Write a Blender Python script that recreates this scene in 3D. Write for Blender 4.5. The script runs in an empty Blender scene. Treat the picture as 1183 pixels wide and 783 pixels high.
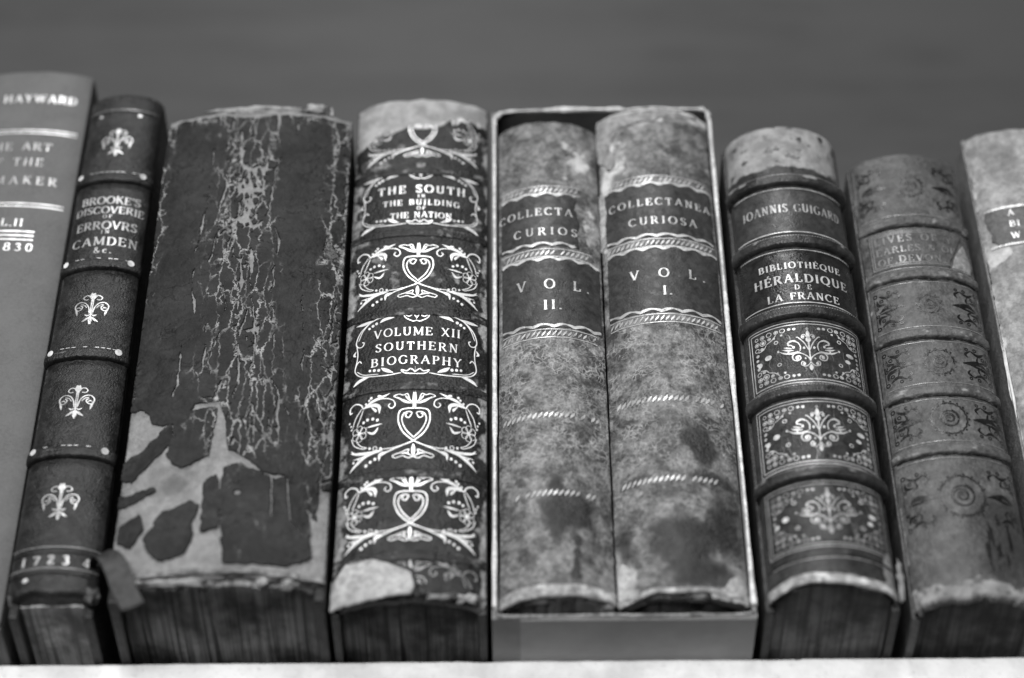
import bpy, bmesh, math, random
import numpy as np
random.seed(7); np.random.seed(7)
sc = bpy.context.scene
R = math.radians
MM = 0.001

# ------------------------------------------------------------------ camera
cam_d = bpy.data.cameras.new('camera'); cam = bpy.data.objects.new('camera', cam_d)
sc.collection.objects.link(cam); sc.camera = cam
cam.location = (0, -0.579, -0.408)
cam_d.sensor_width = 36; cam_d.lens = 36 * 2680 / 1183
from mathutils import Matrix, Vector
cam.rotation_euler = (Matrix.Rotation(R(90 + 42), 3, 'X') @ Matrix.Rotation(R(-0.45), 3, 'Z')).to_euler()
cam_d.clip_start = 0.02; cam_d.clip_end = 20
cam_d.dof.use_dof = True; cam_d.dof.focus_distance = 0.768; cam_d.dof.aperture_fstop = 5.0

# ------------------------------------------------------------------ light
w = bpy.data.worlds.new('World'); sc.world = w; w.use_nodes = True
w.node_tree.nodes['Background'].inputs[0].default_value = (1, 1, 1, 1)
w.node_tree.nodes['Background'].inputs[1].default_value = 0.028
def area(name, loc, target, size, size_y, power):
    d = bpy.data.lights.new(name, 'AREA'); d.shape = 'RECTANGLE'; d.size = size; d.size_y = size_y; d.energy = power
    o = bpy.data.objects.new(name, d); sc.collection.objects.link(o); o.location = loc
    o.rotation_euler = (Vector(target) - Vector(loc)).to_track_quat('-Z', 'Y').to_euler()
    return o
area('window_light', (-0.45, -2.2, -0.20), (0, 0, 0.08), 1.5, 0.9, 76)
area('ceiling_lamp', (-0.12, -1.35, 1.60), (0, 0, 0.1), 0.45, 0.7, 20)
sc.view_settings.view_transform = 'Standard'; sc.view_settings.look = 'None'
sc.view_settings.exposure = 0; sc.view_settings.gamma = 1; sc.view_settings.use_curve_mapping = False
sc.render.engine = 'CYCLES'
sc.cycles.max_bounces = 6

# ------------------------------------------------------------------ numpy noise
def _h(ix, iy, sd):
    n = (ix.astype(np.int64) * 374761393 + iy.astype(np.int64) * 668265263 + sd * 982451653) & 0xffffffff
    n = ((n ^ (n >> 13)) * 1274126177) & 0xffffffff
    n = (n ^ (n >> 16)) & 0xffff
    return n / 65535.0
def vn(x, y, sd=0):
    x = np.asarray(x, float); y = np.asarray(y, float)
    ix = np.floor(x); iy = np.floor(y); fx = x - ix; fy = y - iy
    fx = fx * fx * (3 - 2 * fx); fy = fy * fy * (3 - 2 * fy)
    a = _h(ix, iy, sd); b = _h(ix + 1, iy, sd); c = _h(ix, iy + 1, sd); d = _h(ix + 1, iy + 1, sd)
    return (a + (b - a) * fx) * (1 - fy) + (c + (d - c) * fx) * fy - 0.5
def fbm(x, y, sd=0, o=4):
    r = 0; a = 1.0
    for k in range(o):
        r = r + a * vn(x * 2 ** k, y * 2 ** k, sd + 17 * k); a *= 0.5
    return r
def voro(x, y, sd=0):
    """distance to nearest cell border (F2-F1)/2"""
    ix = np.floor(x); iy = np.floor(y)
    f1 = np.full(x.shape, 9.0); f2 = np.full(x.shape, 9.0)
    for dx in (-1, 0, 1):
        for dy in (-1, 0, 1):
            cx = ix + dx; cy = iy + dy
            px = cx + 0.1 + 0.8 * _h(cx, cy, sd); py = cy + 0.1 + 0.8 * _h(cx, cy, sd + 5)
            d = np.hypot(px - x, py - y)
            f2 = np.minimum(f2, np.maximum(f1, d)); f1 = np.minimum(f1, d)
    return (f2 - f1) / 2
def smooth(a, b, x):
    t = np.clip((x - a) / (b - a), 0, 1); return t * t * (3 - 2 * t)
def seg_dist(x, y, pts):
    d = np.full(np.shape(x), 1e9)
    for (ax, ay), (bx, by) in zip(pts[:-1], pts[1:]):
        vx, vy = bx - ax, by - ay; L = vx * vx + vy * vy + 1e-9
        t = np.clip(((x - ax) * vx + (y - ay) * vy) / L, 0, 1)
        d = np.minimum(d, np.hypot(x - ax - t * vx, y - ay - t * vy))
    return d
def poly_sd(x, y, pts):
    """signed distance, positive inside"""
    ins = np.zeros(np.shape(x), bool); n = len(pts)
    for i in range(n):
        ax, ay = pts[i]; bx, by = pts[(i + 1) % n]
        c = ((ay > y) != (by > y)) & (x < (bx - ax) * (y - ay) / (by - ay + 1e-12) + ax)
        ins ^= c
    d = seg_dist(x, y, list(pts) + [pts[0]])
    return np.where(ins, d, -d)

def blob(S, Z, c, r, k, sd, soft=.5):
    soft = max(soft, .75)
    d = np.hypot((S - c[0]) / r[0], (Z - c[1]) / r[1]) + .55 * fbm(S / (r[0] * .6 + 1), Z / (r[1] * .6 + 1), sd, 4)
    return k * smooth(1 + soft, 1 - soft, d)

# ------------------------------------------------------------------ materials
class NT:
    def __init__(s, name):
        s.m = bpy.data.materials.new(name); s.m.use_nodes = True; s.t = s.m.node_tree
        s.b = s.t.nodes['Principled BSDF']; s.co = s.t.nodes.new('ShaderNodeTexCoord').outputs['Object']
    def n(s, typ, ins=None, **kw):
        nd = s.t.nodes.new(typ)
        for k, v in kw.items(): setattr(nd, k, v)
        for k, v in (ins or {}).items():
            if hasattr(v, 'is_output') or isinstance(v, bpy.types.NodeSocket): s.t.links.new(v, nd.inputs[k])
            else: nd.inputs[k].default_value = v
        return nd
    def mapped(s, scale=(1, 1, 1), loc=(0, 0, 0)):
        return s.n('ShaderNodeMapping', {'Vector': s.co, 'Scale': scale, 'Location': loc}).outputs[0]
    def noise(s, sc_, det=6, rough=.6, vec=None, dist=0.0):
        return s.n('ShaderNodeTexNoise', {'Vector': vec or s.co, 'Scale': sc_, 'Detail': det, 'Roughness': rough, 'Distortion': dist}).outputs[0]
    def vor(s, sc_, vec=None, feature='F1'):
        return s.n('ShaderNodeTexVoronoi', {'Vector': vec or s.co, 'Scale': sc_}, feature=feature).outputs[0]
    def ramp(s, x, a, b, lo=0.0, hi=1.0):
        return s.n('ShaderNodeMapRange', {0: x, 1: a, 2: b, 3: lo, 4: hi}, interpolation_type='SMOOTHSTEP').outputs[0]
    def math(s, op, a, b=0.0):
        return s.n('ShaderNodeMath', {0: a, 1: b}, operation=op).outputs[0]
    def mix(s, f, a, b):
        g = lambda v: v if isinstance(v, bpy.types.NodeSocket) else s.grey(v)
        return s.n('ShaderNodeMixRGB', {0: f, 1: g(a), 2: g(b)}).outputs[0]
    def grey(s, v):
        nd = s.t.nodes.new('ShaderNodeRGB'); nd.outputs[0].default_value = (v, v, v, 1); return nd.outputs[0]
    def attr(s, name):
        nd = s.t.nodes.new('ShaderNodeAttribute'); nd.attribute_name = name; return nd.outputs['Fac']
    def bump(s, h, strength=.4, dist=.0005, nrm=None):
        i = {'Height': h, 'Strength': strength, 'Distance': dist}
        if nrm is not None: i['Normal'] = nrm
        return s.n('ShaderNodeBump', i).outputs[0]
    def out(s, col, rough, nrm=None, spec=.5, metal=0.0):
        L = s.t.links
        for k, v in (('Base Color', col), ('Roughness', rough), ('Metallic', metal), ('Specular IOR Level', spec)):
            if isinstance(v, bpy.types.NodeSocket): L.new(v, s.b.inputs[k])
            elif k == 'Base Color': s.b.inputs[k].default_value = (v, v, v, 1)
            else: s.b.inputs[k].default_value = v
        if nrm is not None: L.new(nrm, s.b.inputs['Normal'])
        return s.m

def leather(name, c1, c2, worn=.3, stain=.02, mott=90, grain=1600, rough=(.38, .6), bump=.35, lo=.38, hi=.62, scuff=.12, vein=0.0, rub=None, seed=0.0, pit=0.0, crack=0.0, spec=.3, fine=(.68, 1.32), soft=(.38, .68)):
    t = NT(name); co = t.mapped(loc=(seed, seed * 1.7, seed * .6)); t.co = co
    n1 = t.noise(mott, 8, .62, dist=.4); n2 = t.noise(mott * 5, 5, .6); n3 = t.noise(grain, 3, .6)
    f = t.ramp(t.math('ADD', t.math('MULTIPLY', n1, .72), t.math('MULTIPLY', n2, .28)), lo, hi)
    col = t.mix(f, c1, c2)
    if vein:   # tree-calf sprinkle: pale rings and dark specks
        v = t.vor(420, t.n('ShaderNodeMixRGB', {0: .008, 1: co, 2: t.n('ShaderNodeTexNoise', {'Vector': co, 'Scale': 200.0}).outputs[1]}).outputs[0], 'DISTANCE_TO_EDGE')
        vz = t.math('MULTIPLY', t.ramp(t.noise(110, 5), .40, .58), t.attr('vein'))
        col = t.mix(t.math('MULTIPLY', t.ramp(v, .13, .03), t.math('MULTIPLY', vz, vein)), col, c2 * 2.0)
        sp = t.ramp(t.noise(650, 2, .5), .62, .70)
        col = t.mix(t.math('MULTIPLY', sp, t.math('MULTIPLY', t.ramp(t.noise(85, 3), .45, .6), t.math('MULTIPLY', t.attr('vein'), .85))), col, c1 * .35)
    if pit:
        col = t.mix(t.math('MULTIPLY', t.ramp(t.noise(900, 2, .5), .6, .68), pit), col, c1 * .3)
    col = t.n('ShaderNodeMixRGB', {0: 1.0, 1: col, 2: t.ramp(t.noise(420, 6, .72), .30, .72, fine[0], fine[1])}, blend_type='MULTIPLY').outputs[0]
    if crack:  # fine network of splits, pale where the lining shows, denser where the leather is most strained
        nz = t.n('ShaderNodeTexNoise', {'Vector': co, 'Scale': 330.0, 'Detail': 6.0, 'Roughness': .7}).outputs[1]
        wv = t.n('ShaderNodeVectorMath', {0: t.mapped((1, 1, .27)), 1: t.n('ShaderNodeVectorMath', {0: nz, 1: (.0036, .0036, .0026)}, operation='MULTIPLY').outputs[0]}, operation='ADD').outputs[0]
        wv2 = t.n('ShaderNodeVectorMath', {0: t.mapped((1, 1, .55), (.3, .1, .2)), 1: t.n('ShaderNodeVectorMath', {0: nz, 1: (.003, .003, .003)}, operation='MULTIPLY').outputs[0]}, operation='ADD').outputs[0]
        v1 = t.vor(235, wv, 'DISTANCE_TO_EDGE'); v2 = t.vor(430, wv2, 'DISTANCE_TO_EDGE')
        brk = t.math('MULTIPLY', t.math('SUBTRACT', t.noise(120, 5, .6), .5), 1.3)
        at_ = t.math('ADD', t.attr('crack'), brk); at2 = t.math('ADD', t.attr('crack'), t.math('MULTIPLY', t.math('SUBTRACT', t.noise(95, 4, .6, t.mapped(loc=(.4, .2, .7))), .5), 1.2))
        k1 = t.math('MULTIPLY', t.ramp(v1, .043, .012), t.ramp(at_, .24, .62)); k2 = t.math('MULTIPLY', t.ramp(v2, .075, .015), t.ramp(at2, .80, 1.0, 0, .75))
        kk = t.math('MAXIMUM', k1, k2); haze_ = t.ramp(at2, .80, 1.25, 0, .45)
        col = t.mix(haze_, col, crack * .3); col = t.mix(kk, col, t.mix(t.ramp(t.noise(200, 3), .35, .65), crack * .3, crack * 1.1))
        hz = t.vor(70, t.n('ShaderNodeVectorMath', {0: t.mapped((.35, .35, 2.2)), 1: t.n('ShaderNodeVectorMath', {0: t.n('ShaderNodeTexNoise', {'Vector': co, 'Scale': 120.0, 'Detail': 4.0}).outputs[1], 1: (.02, .02, .03)}, operation='MULTIPLY').outputs[0]}, operation='ADD').outputs[0], 'DISTANCE_TO_EDGE')
        col = t.mix(t.math('MULTIPLY', t.ramp(hz, .022, .006), t.ramp(t.noise(60, 4), .45, .58)), col, .006)
    sc1 = t.math('MULTIPLY', t.ramp(t.noise(230, 7, .7), .58, .74), scuff * 3)
    col = t.mix(sc1, col, worn)
    wn = t.noise(300, 6, .65)
    wf = t.ramp(t.math('ADD', t.attr('worn'), t.math('MULTIPLY', t.math('SUBTRACT', wn, .5), .9)), soft[0], soft[1])
    wc = t.mix(t.ramp(t.noise(160, 6), .35, .65), worn * .72, min(.8, worn * 1.25))
    sf = t.ramp(t.math('ADD', t.attr('stain'), t.math('MULTIPLY', t.math('SUBTRACT', t.noise(150, 6), .5), .5)), .1, 1.0, 0, .88)
    col = t.mix(wf, col, wc)
    col = t.mix(sf, col, stain)
    ht = t.math('ADD', t.math('MULTIPLY', n3, .5), t.math('ADD', t.math('MULTIPLY', t.vor(grain * .8), .5), t.math('MULTIPLY', n2, 1.0)))
    rg = t.math('ADD', t.ramp(n2, .3, .7, rough[0], rough[1]), t.math('MULTIPLY', wf, .3))
    return t.out(col, rg, t.bump(ht, bump * 1.3, .0005), spec)

def gilt(name, base=.8, under=.05, wear=.35, fine=700, dull=.42):
    t = NT(name)
    n = t.math('ADD', t.math('MULTIPLY', t.noise(fine, 4, .7), .55), t.math('MULTIPLY', t.noise(110, 4, .6), .45))
    f = t.ramp(n, wear - .07, wear + .07)
    col = t.mix(f, under, t.mix(t.math('MULTIPLY', t.ramp(t.noise(350, 3), .25, .65), t.ramp(t.noise(75, 4, .6), .32, .58, .35, 1.0)), base * dull, base))
    return t.out(col, t.ramp(f, 0, 1, .6, .34), t.bump(t.noise(1500, 3), .25, .0003), .6, t.math('MULTIPLY', f, .25))

def pages(name, c1, c2, xs=2600):
    t = NT(name)
    st = t.noise(1.0, 3, .6, t.mapped((xs * 1.5, 14, 60))); big = t.noise(1.0, 3, .6, t.mapped((330, 10, 30))); dirt = t.noise(55, 5)
    col = t.mix(t.ramp(st, .35, .65), c1, c2); col = t.mix(t.ramp(big, .50, .68), col, c1 * .5)
    col = t.mix(t.ramp(dirt, .38, .66), col, c1 * .35)
    return t.out(col, .85, t.bump(st, .6, .0004), .2)

def plain(name, c, rough=.7, var=.25, scale=120, bump=.2, spec=.3, fine=1200):
    t = NT(name); n = t.noise(scale, 7, .65)
    col = t.mix(t.ramp(n, .3, .7), c * (1 - var), c * (1 + var))
    return t.out(col, rough, t.bump(t.math('ADD', t.noise(fine, 3), n), bump, .0004), spec)

# ------------------------------------------------------------------ mesh helpers
def mesh(name, V, F, mat, parent=None, smooth_=True, attrs=None):
    me = bpy.data.meshes.new(name)
    V = np.asarray(V, float) * MM
    me.from_pydata(V.tolist(), [], [tuple(int(i) for i in f) for f in F])
    if smooth_: me.shade_smooth()
    for k, v in (attrs or {}).items():
        a = me.attributes.new(k, 'FLOAT', 'POINT'); a.data.foreach_set('value', np.asarray(v, np.float32).ravel())
    me.materials.append(mat); me.update()
    o = bpy.data.objects.new(name, me); sc.collection.objects.link(o)
    if parent: o.parent = parent
    return o
def grid_faces(nu, nv, base=0):
    i, j = np.meshgrid(np.arange(nu - 1), np.arange(nv - 1), indexing='ij')
    a = (i * nv + j + base).ravel()
    return np.stack([a, a + nv, a + nv + 1, a + 1], 1)
def box(name, x0, x1, y0, y1, z0, z1, mat, parent=None, bev=.4, seg=2):
    bm = bmesh.new(); bmesh.ops.create_cube(bm, size=1)
    for v in bm.verts:
        v.co = ((x0 + x1) / 2 + v.co.x * (x1 - x0), (y0 + y1) / 2 + v.co.y * (y1 - y0), (z0 + z1) / 2 + v.co.z * (z1 - z0))
    if bev: bmesh.ops.bevel(bm, geom=bm.edges[:], offset=bev, segments=seg, affect='EDGES', profile=.5)
    for v in bm.verts: v.co *= MM
    me = bpy.data.meshes.new(name); bm.to_mesh(me); bm.free(); me.materials.append(mat)
    o = bpy.data.objects.new(name, me); sc.collection.objects.link(o)
    if parent: o.parent = parent
    return o
def thing(name, label, cat, loc, group=None):
    o = bpy.data.objects.new(name, None); sc.collection.objects.link(o); o.empty_display_size = .01
    o.location = [c * MM for c in loc]; o['label'] = label; o['category'] = cat
    if group: o['group'] = group
    return o

# ------------------------------------------------------------------ a book's spine as a surface (mm; s = along the arc, z = height)
class Spine:
    def __init__(s, a, sag, zb, zt, amp=.25, rag=(.2, .2), seed=1, cloth=False):
        s.a, s.sag, s.zb, s.zt, s.amp, s.rag, s.seed = a, sag, zb, zt, amp, rag, seed
        s.Rr = (a * a + sag * sag) / (2 * sag); s.phi = math.asin(min(1, a / s.Rr)); s.sh = s.Rr * s.phi
        s.dep = None; s.taper = 0.0; s.shoulder = min(2.2, .085 * a)
    def disp(s, S, Z):
        d = s.amp * (fbm(S / 14 + 3.1, Z / 22 + 7.7, s.seed, 4) + .35 * fbm(S / 2.2, Z / 2.6, s.seed + 40, 3))
        if s.dep is not None: d = d + s.dep(S, Z)
        return d
    def P(s, S, Z, off=0.0, disp=True):
        S = np.asarray(S, float); Z = np.asarray(Z, float)
        r = np.asarray(off, float) + (s.disp(S, Z) if disp else 0) - s.shoulder * np.clip(np.abs(S) / s.sh, 0, 1) ** 7
        ex = np.clip(np.abs(S) - s.sh, 0, None); an = np.clip(S, -s.sh, s.sh) / s.Rr
        x = (s.Rr + r) * np.sin(an); y = s.Rr - (s.Rr + r) * np.cos(an)
        gr = np.where((ex > 0) & (s.shoulder > .5), .9 * np.exp(-((ex - 2.2) / 1.2) ** 2), 0)
        x2 = np.sign(S) * (s.a + r * math.sin(s.phi) - gr); y2 = s.sag - r * math.cos(s.phi) * np.exp(-ex) + ex
        x = np.where(ex > 0, x2, x); y = np.where(ex > 0, y2, y)
        x = x * (1 + s.taper * (1 - Z / s.zt))
        return np.stack([x, y, Z + 0 * x], -1)
    def build(s, mat, parent, worn=None, stain=None, extra=None, roll=1.8, ext=5.0, ds=.5, dz=.55, name='spine', inward=2.6):
        sm = s.sh + ext
        S = np.linspace(-sm, sm, int(2 * sm / ds)); n = int((s.zt - s.zb) / dz)
        k = np.linspace(0, 1, n)
        zb = s.zb + s.rag[0] * fbm(S / 5, S * 0 + 2.2, s.seed + 9, 4); zt = s.zt + s.rag[1] * fbm(S / 5, S * 0 + 8.8, s.seed + 19, 4)
        rows = 4
        Sg = np.repeat(S[:, None], n + 2 * rows, 1); Z = np.zeros_like(Sg); O = np.zeros_like(Sg)
        Z[:, rows:-rows] = zb[:, None] + k[None, :] * (zt - zb)[:, None]
        d = np.minimum(Z - zb[:, None], zt[:, None] - Z)[:, rows:-rows]
        q = np.clip((roll - d) / roll, 0, 1); O[:, rows:-rows] = -roll * (1 - np.sqrt(1 - q * q)) * .9
        for i in range(rows):
            fr = (rows - i) / rows
            Z[:, i] = zb + .15 * fr * 3; O[:, i] = -roll * .9 - inward * fr
            Z[:, -1 - i] = zt - .15 * fr * 3; O[:, -1 - i] = -roll * .9 - inward * fr
        V = s.P(Sg, Z, O); at = {}
        if worn is not None: at['worn'] = np.clip(worn(Sg, Z), 0, 1)
        if stain is not None: at['stain'] = np.clip(stain(Sg, Z), 0, 1)
        for k_, fn in (extra or {}).items(): at[k_] = np.clip(fn(Sg, Z), 0, 1)
        return mesh(name, V.reshape(-1, 3), grid_faces(*Sg.shape), mat, parent, True, at)
    def band(s, z, mat, parent, w=2.6, h=2.0, worn=None, name='raised_band', s0=None, s1=None, wob=.35, shear=None):
        shear = .28 * h if shear is None else shear
        s0 = -s.sh - 1.5 if s0 is None else s0; s1 = s.sh + 1.5 if s1 is None else s1
        S = np.linspace(s0, s1, int((s1 - s0) / .5)); T = np.linspace(-1, 1, 15)
        Sg, Tg = np.meshgrid(S, T, indexing='ij')
        zc = z + wob * fbm(S / 9, S * 0 + z, s.seed + 77, 3)
        prof = np.sqrt(np.clip(1 - np.abs(Tg) ** 4.5, 0, 1)) * (1 + .10 * fbm(Sg / 6, Tg * 0 + z, s.seed + 3, 3))
        fade = smooth(0, 3, np.minimum(Sg - s0, s1 - Sg))
        Z = zc[:, None] + Tg * w - shear * prof
        V = s.P(Sg, Z, -.25 + prof * h * (.35 + .65 * fade))
        at = {}
        if worn is not None: at['worn'] = np.clip(worn(Sg, Tg), 0, 1)
        return mesh(name, V.reshape(-1, 3), grid_faces(*Sg.shape), mat, parent, True, at)

def masked_sheet(sp, s0, s1, z0, z1, step, M, thick, mat, parent, name, attrs=None, split=None, lift=None, smooth_=True):
    """a thin sheet on the spine, cut out where M(s,z) > 0, with side walls; split = min area (mm2) of pieces that become objects"""
    nu = int((s1 - s0) / step) + 1; nv = int((z1 - z0) / step) + 1
    S, Z = np.meshgrid(np.linspace(s0, s1, nu), np.linspace(z0, z1, nv), indexing='ij')
    m = M(S, Z)
    gs, gz = np.gradient(m, step); g2 = gs ** 2 + gz ** 2 + 1e-4
    near = np.abs(m) < .75 * step * np.sqrt(g2)
    mv_s = np.where(near, -m * gs / g2, 0); mv_z = np.where(near, -m * gz / g2, 0)
    lim = .48 * step; S2 = S + np.clip(mv_s, -lim, lim); Z2 = Z + np.clip(mv_z, -lim, lim)
    keep = (m[:-1, :-1] + m[1:, :-1] + m[1:, 1:] + m[:-1, 1:]) / 4 > 0
    lf = lift(S2, Z2, m) if lift else 0.0
    top = sp.P(S2, Z2, thick + lf); bot = sp.P(S2, Z2, -.12)
    lab = np.where(keep, 0, -1)
    comps = [None]
    if split is not None:
        lab[:] = -1; comps = []; nxt = 0
        for i, j in zip(*np.nonzero(keep)):
            if lab[i, j] >= 0: continue
            st = [(i, j)]; lab[i, j] = nxt; cnt = 0
            while st:
                a, b = st.pop(); cnt += 1
                for c, d in ((a + 1, b), (a - 1, b), (a, b + 1), (a, b - 1)):
                    if 0 <= c < nu - 1 and 0 <= d < nv - 1 and keep[c, d] and lab[c, d] < 0:
                        lab[c, d] = nxt; st.append((c, d))
            comps.append(cnt * step * step); nxt += 1
        big = [k for k in np.argsort(comps)[::-1] if comps[k] >= split][:200]
        mp = np.full(nxt, 9999); mp[big] = np.arange(len(big)); lab = np.where(lab >= 0, mp[np.clip(lab, 0, None)], -1)
    objs = []
    for L in [x for x in np.unique(lab) if x >= 0]:
        kk = lab == L; I, J = np.nonzero(kk)
        idx = lambda a, b: a * nv + b
        F = np.stack([idx(I, J), idx(I + 1, J), idx(I + 1, J + 1), idx(I, J + 1)], 1)
        pad = np.pad(kk, 1)
        W = []
        N = nu * nv
        for di, dj, e in ((0, -1, ((0, 0), (1, 0))), (1, 0, ((1, 0), (1, 1))), (0, 1, ((1, 1), (0, 1))), (-1, 0, ((0, 1), (0, 0)))):
            b = kk & ~pad[1 + di:1 + di + nu - 1, 1 + dj:1 + dj + nv - 1]
            bi, bj = np.nonzero(b)
            p = idx(bi + e[0][0], bj + e[0][1]); q = idx(bi + e[1][0], bj + e[1][1])
            W.append(np.stack([q, p, p + N, q + N], 1))
        W = np.concatenate(W); A = np.concatenate([F, W])
        u, inv = np.unique(A, return_inverse=True); A = inv.reshape(A.shape)
        V = np.concatenate([top.reshape(-1, 3), bot.reshape(-1, 3)])[u]
        at = {}
        for k, fn in (attrs or {}).items():
            v = np.clip(fn(S2, Z2), 0, 1).ravel(); at[k] = np.concatenate([v, v])[u]
        o = mesh('leather_crumbs' if L == 9999 else name, V, A, mat, parent, smooth_, at)
        if L == 9999: o['kind'] = 'stuff'
        objs.append(o)
    return objs

# ------------------------------------------------------------------ gilt drawing: ribbons laid on the spine
def catmull(p, n=6):
    p = [np.array(q, float) for q in p]
    if len(p) < 3 or n == 1: return np.array(p)
    q = [2 * p[0] - p[1]] + p + [2 * p[-1] - p[-2]]; o = []
    for i in range(1, len(q) - 2):
        for k in range(n):
            t = k / n
            o.append(.5 * ((2 * q[i]) + (q[i + 1] - q[i - 1]) * t + (2 * q[i - 1] - 5 * q[i] + 4 * q[i + 1] - q[i + 2]) * t * t + (3 * q[i] - q[i - 1] - 3 * q[i + 1] + q[i + 2]) * t ** 3))
    o.append(p[-1]); return np.array(o)
class Pen:
    """collects flat shapes in a drawing plane, then lays them on a spine"""
    def __init__(s): s.V = []; s.F = []; s.n = 0
    def strip(s, P, W):
        P = np.asarray(P, float); W = np.broadcast_to(np.asarray(W, float), (len(P),))
        T = np.gradient(P, axis=0); T /= np.linalg.norm(T, axis=1)[:, None] + 1e-9
        Nn = np.stack([-T[:, 1], T[:, 0]], 1)
        A = P + Nn * W[:, None] / 2; B = P - Nn * W[:, None] / 2; b = s.n
        s.V.append(np.stack([A, B], 1).reshape(-1, 2)); s.n += 2 * len(P)
        for i in range(len(P) - 1): s.F.append((b + 2 * i + 1, b + 2 * i + 3, b + 2 * i + 2, b + 2 * i))
    def line(s, pts, w, mode='c', n=6):
        P = catmull(pts, n); t = np.linspace(0, 1, len(P))
        W = {'c': w * np.clip(np.minimum(t, 1 - t) * 14 + .45, 0, 1), 'k': w + 0 * t, 'l': w * np.sin(np.pi * np.clip(t, .03, .97)) ** .8,
             't': w * np.clip(1.05 - t, .08, 1), 'b': w * (.3 + .7 * t)}[mode]
        s.strip(P, W)
    def seg(s, x0, y0, x1, y1, w, step=1.5):
        n = max(2, int(math.hypot(x1 - x0, y1 - y0) / step)); t = np.linspace(0, 1, n)
        s.strip(np.stack([x0 + (x1 - x0) * t, y0 + (y1 - y0) * t], 1), w)
    def dot(s, x, y, r, ry=None, n=10):
        a = np.linspace(0, 2 * np.pi, n, endpoint=False); b = s.n
        s.V.append(np.stack([x + r * np.cos(a), y + (ry or r) * np.sin(a)], 1)); s.n += n
        s.F.append(tuple(range(b, b + n)))
    def ring(s, x, y, r, w, ry=None, a0=0, a1=2 * math.pi, n=16):
        a = np.linspace(a0, a1, n); s.strip(np.stack([x + r * np.cos(a), y + (ry or r) * np.sin(a)], 1), w)
    def draw(s, items, cx, cy, sx, sy, mirror=True, ws=None, rot=0.0):
        """items in drawing units about (0,0), y up; mirrored left-right"""
        ws = ws or (abs(sx) + sy) / 2
        c_, s_ = math.cos(rot), math.sin(rot)
        for sg in ((1, -1) if mirror else (1,)):
            T = lambda p: (cx + sg * (p[0] * sx * c_ - p[1] * sy * s_), cy + p[0] * sx * s_ + p[1] * sy * c_)
            for it in items:
                if it[0] in 'cltbk': s.line([T(p) for p in it[2]], it[1] * ws * (1.3 if it[0] == 'l' else 1), it[0], 5)
                elif it[0] == 'd': x, y = T(it[1:3]); s.dot(x, y, it[3] * abs(sx), it[3] * sy)
                elif it[0] == 'o': x, y = T(it[1:3]); s.ring(x, y, it[3] * abs(sx), it[4] * ws, it[3] * sy)
    def lay(s, sp, mat, parent, name, off=.12, sub=None):
        V = np.concatenate(s.V); P3 = sp.P(V[:, 0], V[:, 1], off)
        return mesh(name, P3, s.F, mat, parent, True)
    def text(s, txt, cx, zbase, h, width=None, track=.16, bold=.15, squash=1.0):
        ws = [GL.get(ch, (.4, [], []))[0] if ch != ' ' else .45 for ch in txt]
        if width: 
            k = len(txt) - 1
            tr = (width / h - sum(ws) * squash) / max(1, k)
        else: tr = track
        tot = sum(ws) * squash + tr * (len(txt) - 1); x = cx - tot * h / 2
        for ch, wd in zip(txt, ws):
            if ch != ' ':
                _, st, sf = GL[ch]
                jz = random.uniform(-.03, .03) * h
                for p in st:
                    m = 1.0
                    if isinstance(p, tuple): m, p = p
                    P = np.array(p, float)
                    if len(P) == 2: P = np.stack([P[0] + (P[1] - P[0]) * t for t in np.linspace(0, 1, 5)])
                    d = np.gradient(P, axis=0); vert = np.abs(d[:, 1]) / (np.hypot(d[:, 0], d[:, 1]) + 1e-9)
                    W = (.42 + .58 * vert ** 1.5) * bold * m
                    Q = np.stack([x + P[:, 0] * h * squash, zbase + jz + P[:, 1] * h], 1)
                    s.strip(Q, W * h)
                for (a, b, hw) in sf:
                    s.strip([(x + (a - hw) * h * squash, zbase + jz + b * h), (x + a * h * squash, zbase + jz + b * h), (x + (a + hw) * h * squash, zbase + jz + b * h)], [.055 * h, .09 * h, .055 * h])
            x += (wd * squash + tr) * h
def arc(cx, cy, rx, ry, a0, a1, n=14):
    return [(cx + rx * math.cos(R(a0 + (a1 - a0) * i / (n - 1))), cy + ry * math.sin(R(a0 + (a1 - a0) * i / (n - 1)))) for i in range(n)]
lo, hi = .03, .97
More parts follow.
